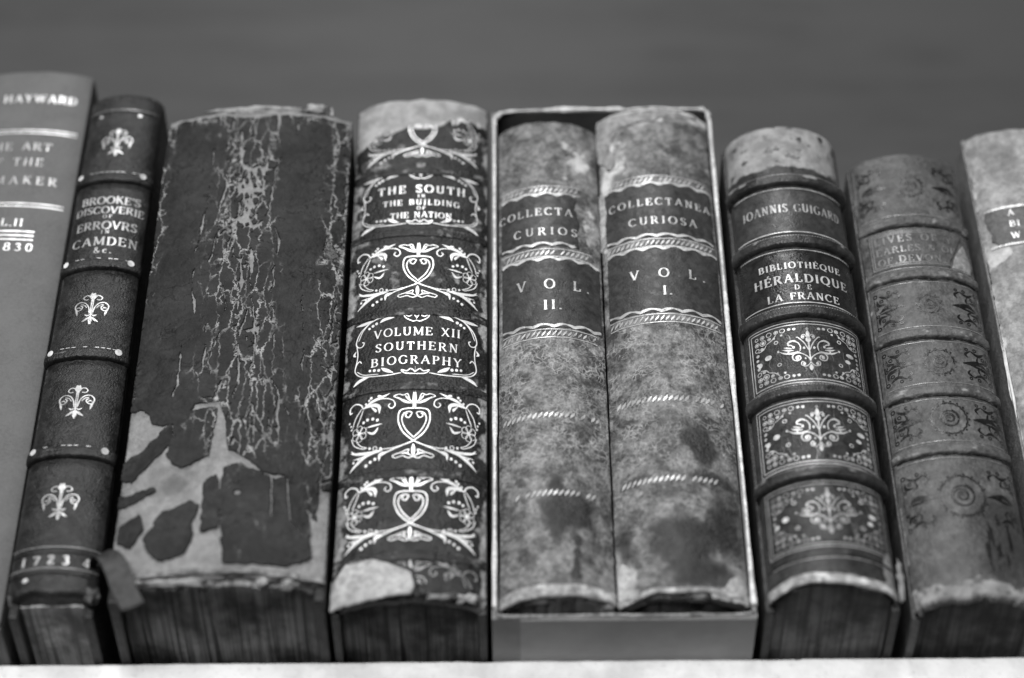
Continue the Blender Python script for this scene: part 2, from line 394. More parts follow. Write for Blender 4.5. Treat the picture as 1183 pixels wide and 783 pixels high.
GL = {
 'A': (.8, [(.6, [(.08, 0), (.4, 1)]), (1, [(.4, 1), (.72, 0)]), [(.2, .36), (.6, .36)]], [(.08, lo, .1), (.72, lo, .12)]),
 'B': (.68, [[(.14, 0), (.14, 1)], [(.14, hi), (.34, hi)] , arc(.34, .755, .2, .215, 90, -90), [(.14, .53), (.36, .53)], arc(.36, .28, .24, .25, 90, -90), [(.14, lo), (.36, lo)]], [(.1, lo, .1), (.1, hi, .1)]),
 'C': (.76, [arc(.42, .5, .36, .48, 42, 318, 22)], [(.68, .82, .05), (.69, .16, .03)]),
 'D': (.78, [[(.14, 0), (.14, 1)], [(.14, hi), (.34, hi)], arc(.34, .5, .36, .47, 90, -90, 18), [(.14, lo), (.34, lo)]], [(.1, lo, .1), (.1, hi, .1)]),
 'E': (.66, [[(.14, 0), (.14, 1)], [(.14, hi), (.58, hi)], [(.14, .52), (.46, .52)], [(.14, lo), (.6, lo)], (.6, [(.57, hi), (.57, .78)]), (.6, [(.6, lo), (.6, .24)]), (.5, [(.46, .6), (.46, .44)])], [(.1, lo, .1), (.1, hi, .1)]),
 'F': (.62, [[(.14, 0), (.14, 1)], [(.14, hi), (.56, hi)], [(.14, .52), (.44, .52)], (.6, [(.56, hi), (.56, .76)]), (.5, [(.44, .6), (.44, .44)])], [(.14, lo, .12), (.1, hi, .1)]),
 'G': (.8, [arc(.42, .5, .36, .48, 42, 320, 22), [(.68, .4), (.68, .12)]], [(.68, .42, .11), (.68, .82, .05)]),
 'H': (.82, [[(.15, 0), (.15, 1)], [(.67, 0), (.67, 1)], [(.15, .52), (.67, .52)]], [(.15, lo, .12), (.15, hi, .12), (.67, lo, .12), (.67, hi, .12)]),
 'I': (.34, [[(.17, 0), (.17, 1)]], [(.17, lo, .13), (.17, hi, .13)]),
 'J': (.46, [[(.28, 1), (.28, .2), (.24, .06), (.12, .02)]], [(.28, hi, .13)]),
 'K': (.76, [[(.15, 0), (.15, 1)], (.6, [(.18, .42), (.62, 1)]), [(.32, .6), (.66, 0)]], [(.15, lo, .12), (.15, hi, .12), (.62, hi, .1), (.66, lo, .12)]),
 'L': (.62, [[(.14, 0), (.14, 1)], [(.14, lo), (.56, lo)], (.6, [(.56, lo), (.56, .26)])], [(.14, hi, .13), (.1, lo, .1)]),
 'M': (.96, [(.6, [(.13, 0), (.15, 1)]), [(.15, 1), (.48, .1)], (.6, [(.48, .1), (.81, 1)]), [(.81, 1), (.83, 0)]], [(.13, lo, .1), (.83, lo, .12), (.1, hi, .08), (.86, hi, .08)]),
 'N': (.82, [(.6, [(.15, 0), (.15, 1)]), [(.15, 1), (.66, .02)], (.6, [(.66, 0), (.66, 1)])], [(.15, lo, .11), (.1, hi, .1), (.66, hi, .12)]),
 'O': (.84, [arc(.42, .5, .36, .48, 0, 360, 26)], []),
 'P': (.64, [[(.14, 0), (.14, 1)], [(.14, hi), (.34, hi)], arc(.34, .73, .22, .24, 90, -90), [(.14, .49), (.34, .49)]], [(.14, lo, .12), (.1, hi, .1)]),
 'Q': (.86, [arc(.42, .5, .36, .48, 0, 360, 26), [(.42, .12), (.55, -.08), (.8, -.14)]], []),
 'R': (.74, [[(.14, 0), (.14, 1)], [(.14, hi), (.34, hi)], arc(.34, .74, .22, .23, 90, -90), [(.14, .5), (.34, .5)], [(.36, .5), (.66, 0)]], [(.14, lo, .12), (.1, hi, .1), (.67, lo, .1)]),
 'S': (.58, [(1.15, [(.5, .8), (.44, .93), (.3, .98), (.16, .93), (.09, .77), (.14, .63), (.29, .52), (.44, .42), (.51, .26), (.45, .09), (.3, .02), (.14, .07), (.07, .22)])], [(.5, .82, .03), (.07, .2, .03)]),
 'T': (.7, [[(.35, 0), (.35, 1)], [(.05, hi), (.65, hi)], (.6, [(.06, hi), (.06, .76)]), (.6, [(.64, hi), (.64, .76)])], [(.35, lo, .13)]),
 'U': (.78, [[(.15, 1), (.15, .35)] , arc(.39, .33, .24, .31, 180, 360), (.7, [(.63, .33), (.63, 1)])], [(.15, hi, .12), (.63, hi, .11)]),
 'V': (.76, [[(.08, 1), (.38, 0)], (.6, [(.38, 0), (.68, 1)])], [(.08, hi, .12), (.68, hi, .1)]),
 'W': (1.06, [[(.08, 1), (.32, 0)], (.6, [(.32, 0), (.54, .95)]), [(.54, .95), (.76, 0)], (.6, [(.76, 0), (.98, 1)])], [(.08, hi, .12), (.98, hi, .1), (.54, hi, .08)]),
 'X': (.76, [[(.1, 1), (.66, 0)], (.6, [(.64, 1), (.1, 0)])], [(.1, hi, .1), (.64, hi, .1), (.1, lo, .1), (.66, lo, .1)]),
 'Y': (.74, [[(.08, 1), (.37, .48)], (.6, [(.66, 1), (.37, .48)]), [(.37, .48), (.37, 0)]], [(.08, hi, .12), (.66, hi, .1), (.37, lo, .12)]),
 '.': (.22, [[(.11, .0), (.11, .14)]], []), "'": (.2, [[(.1, .72), (.12, 1)]], []),
 '&': (.8, [(.9, [(.74, .4), (.6, .12), (.38, .02), (.16, .08), (.1, .26), (.22, .48), (.42, .66), (.44, .86), (.32, .97), (.2, .88), (.22, .7), (.42, .36), (.72, .03)])], []),
 'c': (.46, [arc(.26, .3, .2, .28, 45, 315, 14)], []),
 '0': (.62, [arc(.31, .5, .24, .48, 0, 360, 22)], []), '1': (.4, [[(.2, 0), (.2, 1)]], [(.2, lo, .13), (.13, .93, .06)]),
 '2': (.6, [(1, [(.1, .74), (.16, .92), (.32, .98), (.46, .88), (.46, .68), (.3, .4), (.08, .05)]), [(.08, .04), (.54, .04)], (.6, [(.54, .03), (.54, .2)])], []),
 '3': (.6, [(1, [(.1, .82), (.2, .95), (.36, .97), (.46, .82), (.4, .62), (.24, .53)]), (1, [(.24, .53), (.44, .46), (.52, .28), (.42, .06), (.24, .02), (.08, .16)])], []),
 '4': (.62, [[(.42, 0), (.42, 1)], (.6, [(.42, 1), (.06, .3)]), [(.06, .28), (.58, .28)]], [(.42, lo, .12)]),
 '7': (.58, [[(.08, .96), (.54, .96)], [(.54, .96), (.22, 0)], (.6, [(.08, .97), (.08, .78)])], []),
 '8': (.62, [arc(.31, .74, .19, .23, 0, 360, 18), arc(.31, .26, .24, .26, 0, 360, 18)], []),
}
GL['É'] = (GL['E'][0], GL['E'][1] + [(.8, [(.3, 1.1), (.46, 1.24)])], GL['E'][2])
GL['È'] = (GL['E'][0], GL['E'][1] + [(.8, [(.44, 1.1), (.28, 1.24)])], GL['E'][2])

# ------------------------------------------------------------------ the setting
def wood_back():
    t = NT('back_panel_wood')
    st = t.noise(1.0, 6, .6, t.mapped((4, 4, 70))); fi = t.noise(1.0, 4, .7, t.mapped((20, 20, 700))); bl = t.noise(6, 5, .6, t.mapped((1, 1, 2.2)))
    col = t.mix(t.ramp(st, .3, .7), .031, .046); col = t.mix(t.ramp(fi, .4, .7, 0, .6), col, .024); col = t.mix(t.ramp(bl, .35, .65, 0, .8), col, .050)
    return t.out(col, .55, t.bump(fi, .15, .0006), .3)
def shelf_white():
    t = NT('shelf_white_paint'); n = t.noise(40, 6); f = t.noise(500, 5, .7)
    col = t.mix(t.ramp(n, .35, .65), .52, .74); col = t.mix(t.ramp(f, .55, .7, 0, .6), col, .42)
    return t.out(col, .45, t.bump(t.math('ADD', n, f), .5, .001), .4)
box('back_panel', -900, 900, 215, 230, -60, 900, wood_back(), None, 0)['kind'] = 'structure'
def build_shelf():
    X = np.linspace(-700, 700, 1400)
    prof = [(215, -.15), (60, -.15), (26, -.15), (23.6, -.35), (22.5, -1.0), (22.0, -2.0), (21.9, -8), (21.9, -16), (22.6, -18.5), (24.5, -19.6), (60, -20), (215, -20)]
    V = []
    for k, (y, z) in enumerate(prof):
        n = fbm(X / 9, X * 0 + k * .15, 5, 5) * (.55 if 2 < k < 9 else 0)
        ch = np.clip(fbm(X / 4, X * 0 + 1.3, 9, 3) - .45, 0, 1) * (3 if k in (3, 4, 5) else 0)
        V.append(np.stack([X, y + n + ch * .8, z - np.abs(n) * .15 - ch * .35 + 0 * X], -1))
    V = np.stack(V, 1)
    o = mesh('shelf', V.reshape(-1, 3), grid_faces(len(X), len(prof))[:, ::-1], shelf_white(), None, True); o['kind'] = 'structure'
build_shelf()

# ------------------------------------------------------------------ book bodies
PG = {}
def body(parent, sp, bm_, pm, D=150, sq=2.6, T=2.6, zt=None, zb=0.0, inset=2.6, seed=0, bulge=.35, tail=None, board_x=.45):
    """two boards and the block of leaves"""
    zt = zt or sp.zt; a = sp.a
    for sg in (-1, 1):
        x0, x1 = sg * (a - board_x), sg * (a - board_x - T)
        box('cover_board', min(x0, x1), max(x0, x1), sp.sag + 2.6, D, zb, zt + .6, bm_, parent, .5)
    rs = np.random.RandomState(seed + 3)
    xi = a - board_x - T - .25
    X = [-xi]; Zj = []
    sec = 0; left = 0
    while X[-1] < xi:
        if left <= 0: left = rs.randint(4, 14); sec = rs.uniform(-.5, .5); X.append(X[-1] + .12); Zj.append(rs.uniform(.5, 1.4)); 
        X.append(X[-1] + rs.uniform(.2, .45)); Zj.append(sec + rs.uniform(-.25, .25)); left -= 1
    X = np.clip(np.array(X), -xi, xi); n = len(Zj)
    z0 = (tail if tail is not None else zb + sq); z1 = zt - sq
    yf = lambda x: sp.Rr - np.sqrt(np.maximum((sp.Rr - inset) ** 2 - x ** 2, 0.0)) if abs(x) < (sp.Rr - inset) else sp.sag
    V = []; F = []
    for i in range(n):
        xa, xb = X[i], X[i + 1]
        if xb - xa < 1e-4: continue
        z = z0 + Zj[i] * bulge * 1.6; b = len(V)
        ya = min(yf(xa), sp.sag + 3) + rs.uniform(0, .3); yb = min(yf(xb), sp.sag + 3) + rs.uniform(0, .3)
        for x, y in ((xa, ya), (xb, yb), (xb, D - 3), (xa, D - 3)):
            V.append((x, y, z)); V.append((x, y, z1))
        q = lambda *t: F.append(tuple(b + k for k in t))
        q(0, 6, 4, 2); q(1, 3, 5, 7); q(0, 2, 3, 1); q(2, 4, 5, 3); q(4, 6, 7, 5); q(6, 0, 1, 7)
    mesh('text_block', V, F, pm, parent, False)

# ================================================================== BOOK 1: tall smooth cloth book, cut by the picture's edge
def book_cloth():
    b = thing('cloth_book', 'tall plain grey cloth book lettered HAYWARD and 1830 beside the fleur-de-lis spine', 'book', (-178, -1, 0))
    sp = Spine(22, 3.0, .6, 249.7, .12, (.1, .5), 11); sp.shoulder = .9
    t = NT('grey_book_cloth'); n = t.noise(70, 6); we = t.noise(2600, 2)
    m = t.out(t.mix(t.ramp(t.noise(900, 4, .7), .3, .7, 0, .6), t.mix(t.ramp(n, .3, .7), .068, .095), .11), .62, t.bump(we, .3, .0003), .35)
    cm = m; g = gilt('cloth_book_silver', .85, .2, .3, 500)
    sp.build(m, b, roll=1.2, ext=6)
    body(b, sp, cm, pages('cloth_book_leaves', .3, .45), seed=1)
    p = Pen(); p.text('A. HAYWARD', 0, 232.2, 3.9, 35, bold=.18); p.lay(sp, g, b, 'lettering')
    for z0, x1 in ((216.3, 19.6), (178.4, 19.3)):
        for dz in (.75, -.75):
            p = Pen(); p.seg(-x1, z0 + dz, x1, z0 + dz, .55); p.lay(sp, g, b, 'gilt_rule')
    g2 = gilt('cloth_book_faded_silver', .45, .17, .42, 500)
    p = Pen()
    p.text('THE ART', -.8, 206.4, 4.0, 24.5, bold=.17); p.text('OF THE', -1.4, 198.2, 4.0, 21.5, bold=.17); p.text('MAKER', 4.2, 188.8, 4.0, 22.4, bold=.17); p.lay(sp, g2, b, 'lettering')
    p = Pen(); p.text('VOL.II', -1.2, 167.6, 3.7, 15, bold=.19); p.lay(sp, g, b, 'lettering')
    for z in (165.2, 163.2, 161.2):
        p = Pen(); p.seg(-10.8, z, 10.8, z, .85); p.lay(sp, g, b, 'gilt_rule')
    p = Pen(); p.text('1830', 4.6, 155.7, 3.8, 13, bold=.19); p.lay(sp, g, b, 'lettering')
book_cloth()

# ================================================================== BOOK 2: dark calf with fleurs-de-lis
FLEUR = [  # drawing units: 7.8 px zoom, origin at the centre
 ('l', 34, [(0, 70), (0, 95), (8, 112), (6, 140)]), ('l', 30, [(8, 140), (0, 118), (2, 95)]),
 ('c', 11, [(4, 60), (8, 95), (35, 118), (62, 112), (72, 95), (55, 82), (30, 84)]),
 ('c', 10, [(4, -60), (6, 20), (2, 80)]),
 ('c', 13, [(14, -40), (22, 10), (50, 50), (95, 62), (128, 42), (132, 12), (112, -8), (84, 0), (74, 22), (92, 34)]),
 ('c', 9, [(38, 10), (60, 36), (92, 44)]),
 ('l', 17, [(130, 20), (118, -20), (112, -52)]), ('l', 12, [(84, 6), (100, 18), (122, 14)]),
 ('l', 15, [(4, -46), (30, -56), (52, -44)]), ('l', 20, [(6, -66), (40, -90), (70, -106)]),
 ('l', 26, [(0, -60), (6, -96), (0, -130)]), ('l', 12, [(4, -62), (22, -76), (40, -76)])]
def book_fleur():
    b = thing('fleur_de_lis_book', "narrow dark leather book with fleurs-de-lis lettered BROOKE'S beside the cracked wide book", 'book', (-140.5, -8, 0))
    sp = Spine(13.3, 4.0, 4.6, 229, .22, (.9, .3), 21); sp.taper = .09
    def worn(S, Z):
        e = smooth(.72, 1.0, np.abs(S) / sp.sh) * .42 * (S < 0) + .24 * smooth(8.5, 6, Z)  # pale left flank paints in highlight specks; the foot is rubbed
        return e + .12 * smooth(.2, .5, fbm(S / 3, Z / 9, 4))
    m = leather('dark_calf', .010, .026, worn=.14, mott=130, grain=1900, rough=(.3, .5), bump=.5, scuff=.09, seed=.2)
    bm_ = leather('dark_calf_board', .01, .02, worn=.12, mott=130, seed=.9)
    sp.build(m, b, worn, roll=2.2, ext=4, inward=9)  # deep dark turn-in stands in for the black shaded gap below the tail
    body(b, sp, bm_, pages('fleur_book_leaves', .34, .55), seed=2, T=3.0, tail=4.2, bulge=.25, inset=8)
    g = gilt('dark_calf_gilt', .62, .03, .36, 900); gb = gilt('dark_calf_bright_gilt', .85, .1, .25)
    for k, z in enumerate((184, 141.5, 101, 59)):
        bo = sp.band(z, m, b, 2.4, 2.6, worn=lambda S, T: .30 * smooth(.5, 0, np.abs(T - .25)) + .1)  # paler upper crest: the band's gloss highlight painted in through the wear mask
        for sx, r in ((-10.6, 1.0), (9.6, 1.1)):
            p = Pen(); p.dot(sx, z + .3, r, r * 1.25); p.lay(sp, gb, bo, 'gilt_lozenge', 2.5)
        p = Pen()
        for q in np.arange(-7.5, 8.5, 1.7):
            if random.random() < .7: p.seg(q, z + 1.2, q + 1.2, z + 1.2, .28, .5)
        p.lay(sp, g, bo, 'gilt_rule', 2.3)
    for z in (202.3, 121.1, 79.9, 39.1):
        p = Pen(); p.draw(FLEUR, -.6 + random.uniform(-.3, .3), z, .040, .053, ws=.031, rot=random.uniform(-.03, .03)); p.lay(sp, g, b, 'fleur_de_lis')
    p = Pen()
    for tx, z, h, wd, sx in (("BROOKE'S", 171.4, 3.6, 20.5, .3), ('DISCOVERIE', 166.6, 3.4, 24, .3), ('OF', 164.2, 1.7, 3.2, 0), ('ERROVRS', 158.9, 3.8, 21, 0), ('IN', 156.6, 1.7, 2.8, 0), ('CAMDEN', 151.0, 4.0, 22.5, .2), ('&c.', 147.2, 2.9, 6.0, 0)):
        p.text(tx, sx, z, h, wd, bold=.19)
    p.lay(sp, gilt('dark_calf_letter_gilt', .5, .03, .33, 900), b, 'lettering')
    # tail: two raised rules and the date
    sp.band(20.6, m, b, .9, .7, worn=lambda S, T: .25 + 0 * S, name='tail_rule'); sp.band(12.6, m, b, .9, .8, worn=lambda S, T: .3 + 0 * S, name='tail_rule')
    sp.band(220.0, m, b, .7, .5, worn=lambda S, T: .35 + 0 * S, name='head_rule')
    p = Pen(); p.text('1723', -2.6, 15.2, 3.4, 14, bold=.24); p.text('4', 9.2, 15.0, 3.2, bold=.24); p.lay(sp, gilt('date_gilt', .6, .05, .4), b, 'lettering')
    for q in ((-7.5, 9.8, .9), (6.0, 217.2, .8), (-8.2, 217.4, .8)):
        p = Pen(); p.dot(*q); p.lay(sp, gb, b, 'gilt_dot')
    for z in (219.2, 21.4, 13.4):
        p = Pen(); p.strip(np.stack([np.linspace(-13, 13, 50), np.full(50, z)], 1), .4); p.lay(sp, gilt('faint_rule_%d' % z, .3, .03, .42, 600), b, 'gilt_rule', .75)
    # torn strip of leather curling away from the tail
    pts = catmull([(11.6, 3.0, 16.5), (15.0, -5.5, 14.6), (19.0, -9.5, 10.6), (22.5, -10.2, 4.0), (25.2, -9.8, -2.5), (28.0, -9.0, -7.5)], 8)
    V = []
    for i, q in enumerate(pts):
        t = i / (len(pts) - 1); wd = 1.3 + 2.3 * math.sin(min(1, t * 1.25) * math.pi * .62)
        for k, a in enumerate(np.linspace(0, 2 * np.pi, 14, endpoint=False)):
            V.append((q[0] + wd * np.cos(a) * .95 + .2 * fbm(np.array(i * .4), np.array(k * .8), 3), q[1] + .55 * np.sin(a) - .9 * np.cos(a) ** 2 + .5, q[2] + wd * .5 * np.cos(a)))
    F = [(i * 14 + k, i * 14 + (k + 1) % 14, i * 14 + 14 + (k + 1) % 14, i * 14 + 14 + k) for i in range(len(pts) - 1) for k in range(14)]
    F += [tuple(range(14)), tuple(range(len(V) - 14, len(V)))]
    mesh('torn_leather_strip', V, F, leather('torn_strip_leather', .018, .04, worn=.2, mott=200, seed=3.), b)['label'] = 'torn leather strip curling off the tail'
    frag(b, (12.4, 3.6, 5.8), 2.4, leather('frayed_tail', .02, .07, worn=.2), 'frayed_leather', 5, (.9, .6, 1.2))
def frag(parent, c, r, mat, name, seed, flat=(1, .6, .8), n=14):
    """small crumpled scrap"""
    bm = bmesh.new(); bmesh.ops.create_icosphere(bm, subdivisions=3, radius=1)
    for v in bm.verts:
        q = v.co; d = 1 + 1.15 * float(fbm(np.array(q.x * 2.3 + seed), np.array(q.y * 2.1 + q.z * 2.6), seed, 4))
        v.co = Vector(((c[0] + q.x * r * flat[0] * d), (c[1] + q.y * r * flat[1] * d), (c[2] + q.z * r * flat[2] * d))) * MM
    me = bpy.data.meshes.new(name); bm.to_mesh(me); bm.free(); me.shade_smooth(); me.materials.append(mat)
    o = bpy.data.objects.new(name, me); sc.collection.objects.link(o); o.parent = parent
    return o
book_fleur()

# ================================================================== BOOK 3: wide book, leather cracked and flaking off the pale lining
def book_cracked():
    b = thing('cracked_leather_book', 'widest book, untitled dark leather spine cracked and flaking off a pale lining', 'book', (-89.6, -16, 0))
    sp = Spine(33.0, 4.4, 5.0, 210.5, .5, (1.2, 1.2), 31); sp.shoulder = 1.1
    pale = leather('exposed_lining', .14, .25, worn=.36, stain=.05, mott=110, grain=1100, rough=(.7, .85), bump=.7, scuff=.05, lo=.3, hi=.7, seed=.4, fine=(.85, 1.15))
    sp.build(pale, b, worn=lambda S, Z: .25 * smooth(12, 6, Z) + .25 * smooth(205, 209, Z), stain=lambda S, Z: blob(S, Z, (-12, 42), (7, 6), .45, 3, .9) + blob(S, Z, (-24, 46), (6, 7), .3, 4, .9) + blob(S, Z, (-26, 24), (6, 8), .45, 5, .9) + .25 * smooth(.1, .4, fbm(S / 8, Z / 8, 6, 4)) + .3 * smooth(30, 34, np.abs(S)), name='spine_lining', roll=2.4, ext=4)
    dk = leather('cracked_black_leather', .013, .026, worn=.2, mott=60, grain=1500, rough=(.55, .75), bump=.35, scuff=.03, seed=.5, crack=.30, spec=.18, fine=(.75, 1.25))
    body(b, sp, leather('cracked_book_board', .015, .03, worn=.2, seed=.7), pages('cracked_book_leaves', .12, .34), seed=3, T=3.2, tail=3.2, bulge=.7, inset=3.5)
    isl = [
     [(-16.9, 68.2), (-4.7, 70.2), (-5.2, 62.7), (-5.9, 50.7), (-14.2, 46.6), (-18.4, 51.9), (-16.6, 58.5), (-17.7, 64.9)],
     [(-21.0, 23.0), (-17.6, 29.0), (-9.7, 31.9), (-7.2, 30.9), (-9.1, 24.9), (-8.4, 17.6), (-10.4, 13.1), (-15.9, 10.9), (-20.1, 12.8), (-22.2, 18.7)],
     [(-5.8, 39.3), (-2.5, 42.4), (-1.2, 32.8), (-1.0, 22.8), (-5.1, 21.5)],
     [(-31.3, 19.8), (-31.1, 26.1), (-25.6, 29.0), (-24.2, 23.0), (-27.1, 17.8)],
     [(-33.5, 37.2), (-21.8, 38.5), (-27.0, 35.1), (-33.0, 34.5)],
     [(-33.3, 50.6), (-27.1, 54.1), (-19.0, 63.9), (-17.9, 61.0), (-18.4, 56.8), (-24.0, 50.5), (-30.1, 43.7), (-33.3, 45.4)],
     [(-0.2, 39.3), (-0.0, 45.1), (5.0, 46.8), (12.0, 42.9), (15.8, 41.2), (19.0, 42.2), (22.7, 38.0), (24.9, 32.9), (26.6, 26.2), (27.1, 21.2), (28.1, 13.0), (20.5, 8.9), (2.7, 9.4), (0.6, 23.1)]]
    Lx = np.array([(-41.3, 72.0), (-28.9, 72.6), (-26.2, 69.7), (-25.2, 65.4), (-21.2, 63.9), (-15.8, 65.3), (-12.0, 70.8), (-11.7, 72.7), (-4.0, 72.6), (-2.4, 68.7), (-1.2, 64.4), (-0.8, 58.7), (0.4, 53.4), (6.7, 49.5), (11.9, 44.6), (15.2, 43.8), (18.4, 43.5), (22.6, 39.7), (26.3, 31.2), (28.1, 27.5), (29.5, 26.2), (29.9, 39.6), (36.0, 41.3)])
    # the long vertical splits
    cr = [[(0, 208), (-1.5, 190), (-2.0, 168), (-7, 140), (-5.6, 113), (-8.2, 90), (-7.6, 72)],
          [(-14, 208), (-14.5, 190), (-15, 168), (-16.5, 150), (-17.8, 128), (-15.5, 112), (-18.5, 95), (-18.8, 76)],
          [(6.3, 207), (8.8, 186), (6.4, 160), (1.6, 140), (2.6, 120), (0.5, 98), (1.6, 80), (-1.5, 66)],
          [(6.4, 158), (10.3, 146), (10.0, 120), (11.8, 100), (13.5, 86), (15.5, 62), (15.4, 44)],
          [(13, 207), (14.5, 196), (15.0, 184)], [(-8.5, 206), (-9, 180), (-10.5, 155), (-12, 135)], [(-10, 150), (-9.2, 128), (-11, 108), (-10.2, 88)],
          [(3.2, 118), (5.5, 100), (5.0, 84), (7.5, 66), (8.6, 50)], [(20, 120), (21.5, 98), (22.2, 78), (24, 60), (23.0, 44)], [(26.5, 150), (25.6, 120), (27.6, 96), (27.2, 70)],
          [(11.8, 84), (19, 66), (20.4, 50)]]
    def M(S, Z):
        sw = S + 1.1 * fbm(S / 4.5, Z / 6, 51, 4); zw = Z + 1.6 * fbm(S / 5 + 9, Z / 5, 52, 4)
        cen = np.exp(-((S - (-2 + 4 * smooth(150, 80, Z))) / (8.0 + 3 * smooth(120, 60, Z))) ** 2)
        rgt = smooth(25.5, 35, S + 2.4 * fbm(S / 6, Z / 9, 61, 3) + 2 * smooth(130, 70, Z)); lft = smooth(-29.5, -34, S + 2.5 * fbm(S / 6, Z / 16, 62, 3))
        top = smooth(203.5, 208.5, Z + 3 * fbm(S / 7, Z / 7, 63, 3))
        pat = smooth(-.05, .3, fbm(S / 9, Z / 16, 64, 3))
        v1 = voro(sw / 5.2, zw / 15, 71) * 5.2; v2 = voro(sw / 2.3, zw / 4.2, 72) * 2.3
        wob = .75 + .9 * fbm(S / 1.4, Z / 1.8, 73, 3)
        wid1 = -.12 + .52 * cen * (.4 + pat) + .45 * rgt + .3 * lft
        wid2 = -.22 + .52 * cen * pat * smooth(185, 160, Z) + .55 * rgt * (.4 + pat) + .5 * lft * pat + .3 * cen * smooth(150, 172, Z) * smooth(190, 178, Z) * 2.0
        m = np.minimum(v1 - wid1 * wob, v2 - wid2 * wob)
        m = np.minimum(m, 1.6 - 2.4 * top - .9 * lft * (pat + .2) * 1.6 - 1.6 * smooth(.75, 1., rgt))
        for i, c in enumerate(cr):
            d = seg_dist(S + 1.3 * fbm(S / 3, Z / 4.5, 80 + i, 4), Z, c)
            m = np.minimum(m, d - (.0 + .32 * np.clip(.75 + 1.5 * fbm(S / 7, Z / 9, 90 + i, 3), 0, 1.6)) * (1 if i < 7 else .75))
        Ls = np.interp(S, Lx[:, 0], Lx[:, 1])
        m = np.minimum(m, (Z - Ls) * .6 + .8 * fbm(S / 3, Z / 3, 95, 4))
        for i, pl in enumerate(isl):
            d = poly_sd(S, Z, pl) + .55 + .9 * fbm(S / 2.2, Z / 2.2, 100 + i, 4)
            if i == 6:
                ex = seg_dist(S + .6 * fbm(S / 2, Z / 3, 97, 3), Z, [(14.6, 43), (15.4, 27)]); ex2 = seg_dist(S, Z + .0, [(19.5, 43), (20, 36), (21.3, 26.2), (25.4, 20.6)])
                d = np.minimum(d, np.minimum(ex - .3, ex2 - .3)); d = np.minimum(d, np.hypot(S - 4.5, Z - 36) - 1.1)
            m = np.maximum(m, d)
        return np.minimum(m, np.minimum(Z - 6.8, 208.8 - Z))
    def crackzone(S, Z):
        c = np.exp(-((S - (-2 + 5 * smooth(150, 70, Z))) / (13 + 6 * smooth(130, 60, Z))) ** 2) * .66
        r_ = smooth(20, 33, S + 5 * smooth(140, 70, Z)) * .85; l_ = smooth(-26, -34, S) * .75 * smooth(120, 190, Z + 30)
        return np.maximum(np.maximum(c, r_), np.maximum(l_, .8 * smooth(200, 208, Z))) * (.35 + .65 * smooth(40, 60, Z))
    lift = lambda S, Z, m: (.16 + .5 * smooth(75, 60, Z)) * np.exp(-np.clip(m, 0, 9) / .8) * (.5 + fbm(S / 6, Z / 6, 33, 2)) + .16 * fbm(S / 10, Z / 5, 34, 4) - .28 * np.exp(-(np.clip(voro(S / 24 + .6 * fbm(S / 9, Z / 9, 36), Z / 5.5 + .5 * fbm(S / 6, Z / 6, 37), 35), 0, 1) / .018) ** 2)
    masked_sheet(sp, -36.2, 36.2, 6.0, 209.5, .34, M, .75, dk, b, 'leather_flake', split=9.0, lift=lift, attrs={'worn': lambda S, Z: .12 * smooth(28, 33, np.abs(S)) + .0 * S, 'crack': crackzone})
    # head: frayed lining and thread, tail: loose scraps under the hem
    pm = plain('frayed_lining', .3, .85, .4, 300, .6)
    for c, r, f, sd in (((20, 1.5, 211.5), 3.0, (1.3, .7, .45), 3), ((25.5, 2.2, 211.2), 1.4, (.5, .6, 1.3), 8), ((-2, 1.2, 210.9), 7.5, (1.7, .25, .16), 12)):
        frag(b, c, r, pm, 'frayed_thread', sd, f)
    for c, r, f, sd in (((-25, 2.6, 3.8), 2.2, (1.6, .6, .5), 23), ((14.5, 2.8, 4.2), 1.7, (1.1, .6, .7), 28), ((22, 3.4, 3.2), 2.2, (1.3, .8, .4), 31), ((-10, 3.2, 3.9), 5.0, (2.0, .35, .18), 35)):
        frag(b, c, r, pm, 'lining_scrap', sd, f)
    sp.band(6.2, leather('cracked_hem', .05, .2, worn=.34, mott=250, seed=1.1), b, 1.0, .7, worn=lambda S, T: .35 + .3 * fbm(S / 4, T, 5, 3), name='tail_hem', wob=1.2)
book_cracked()
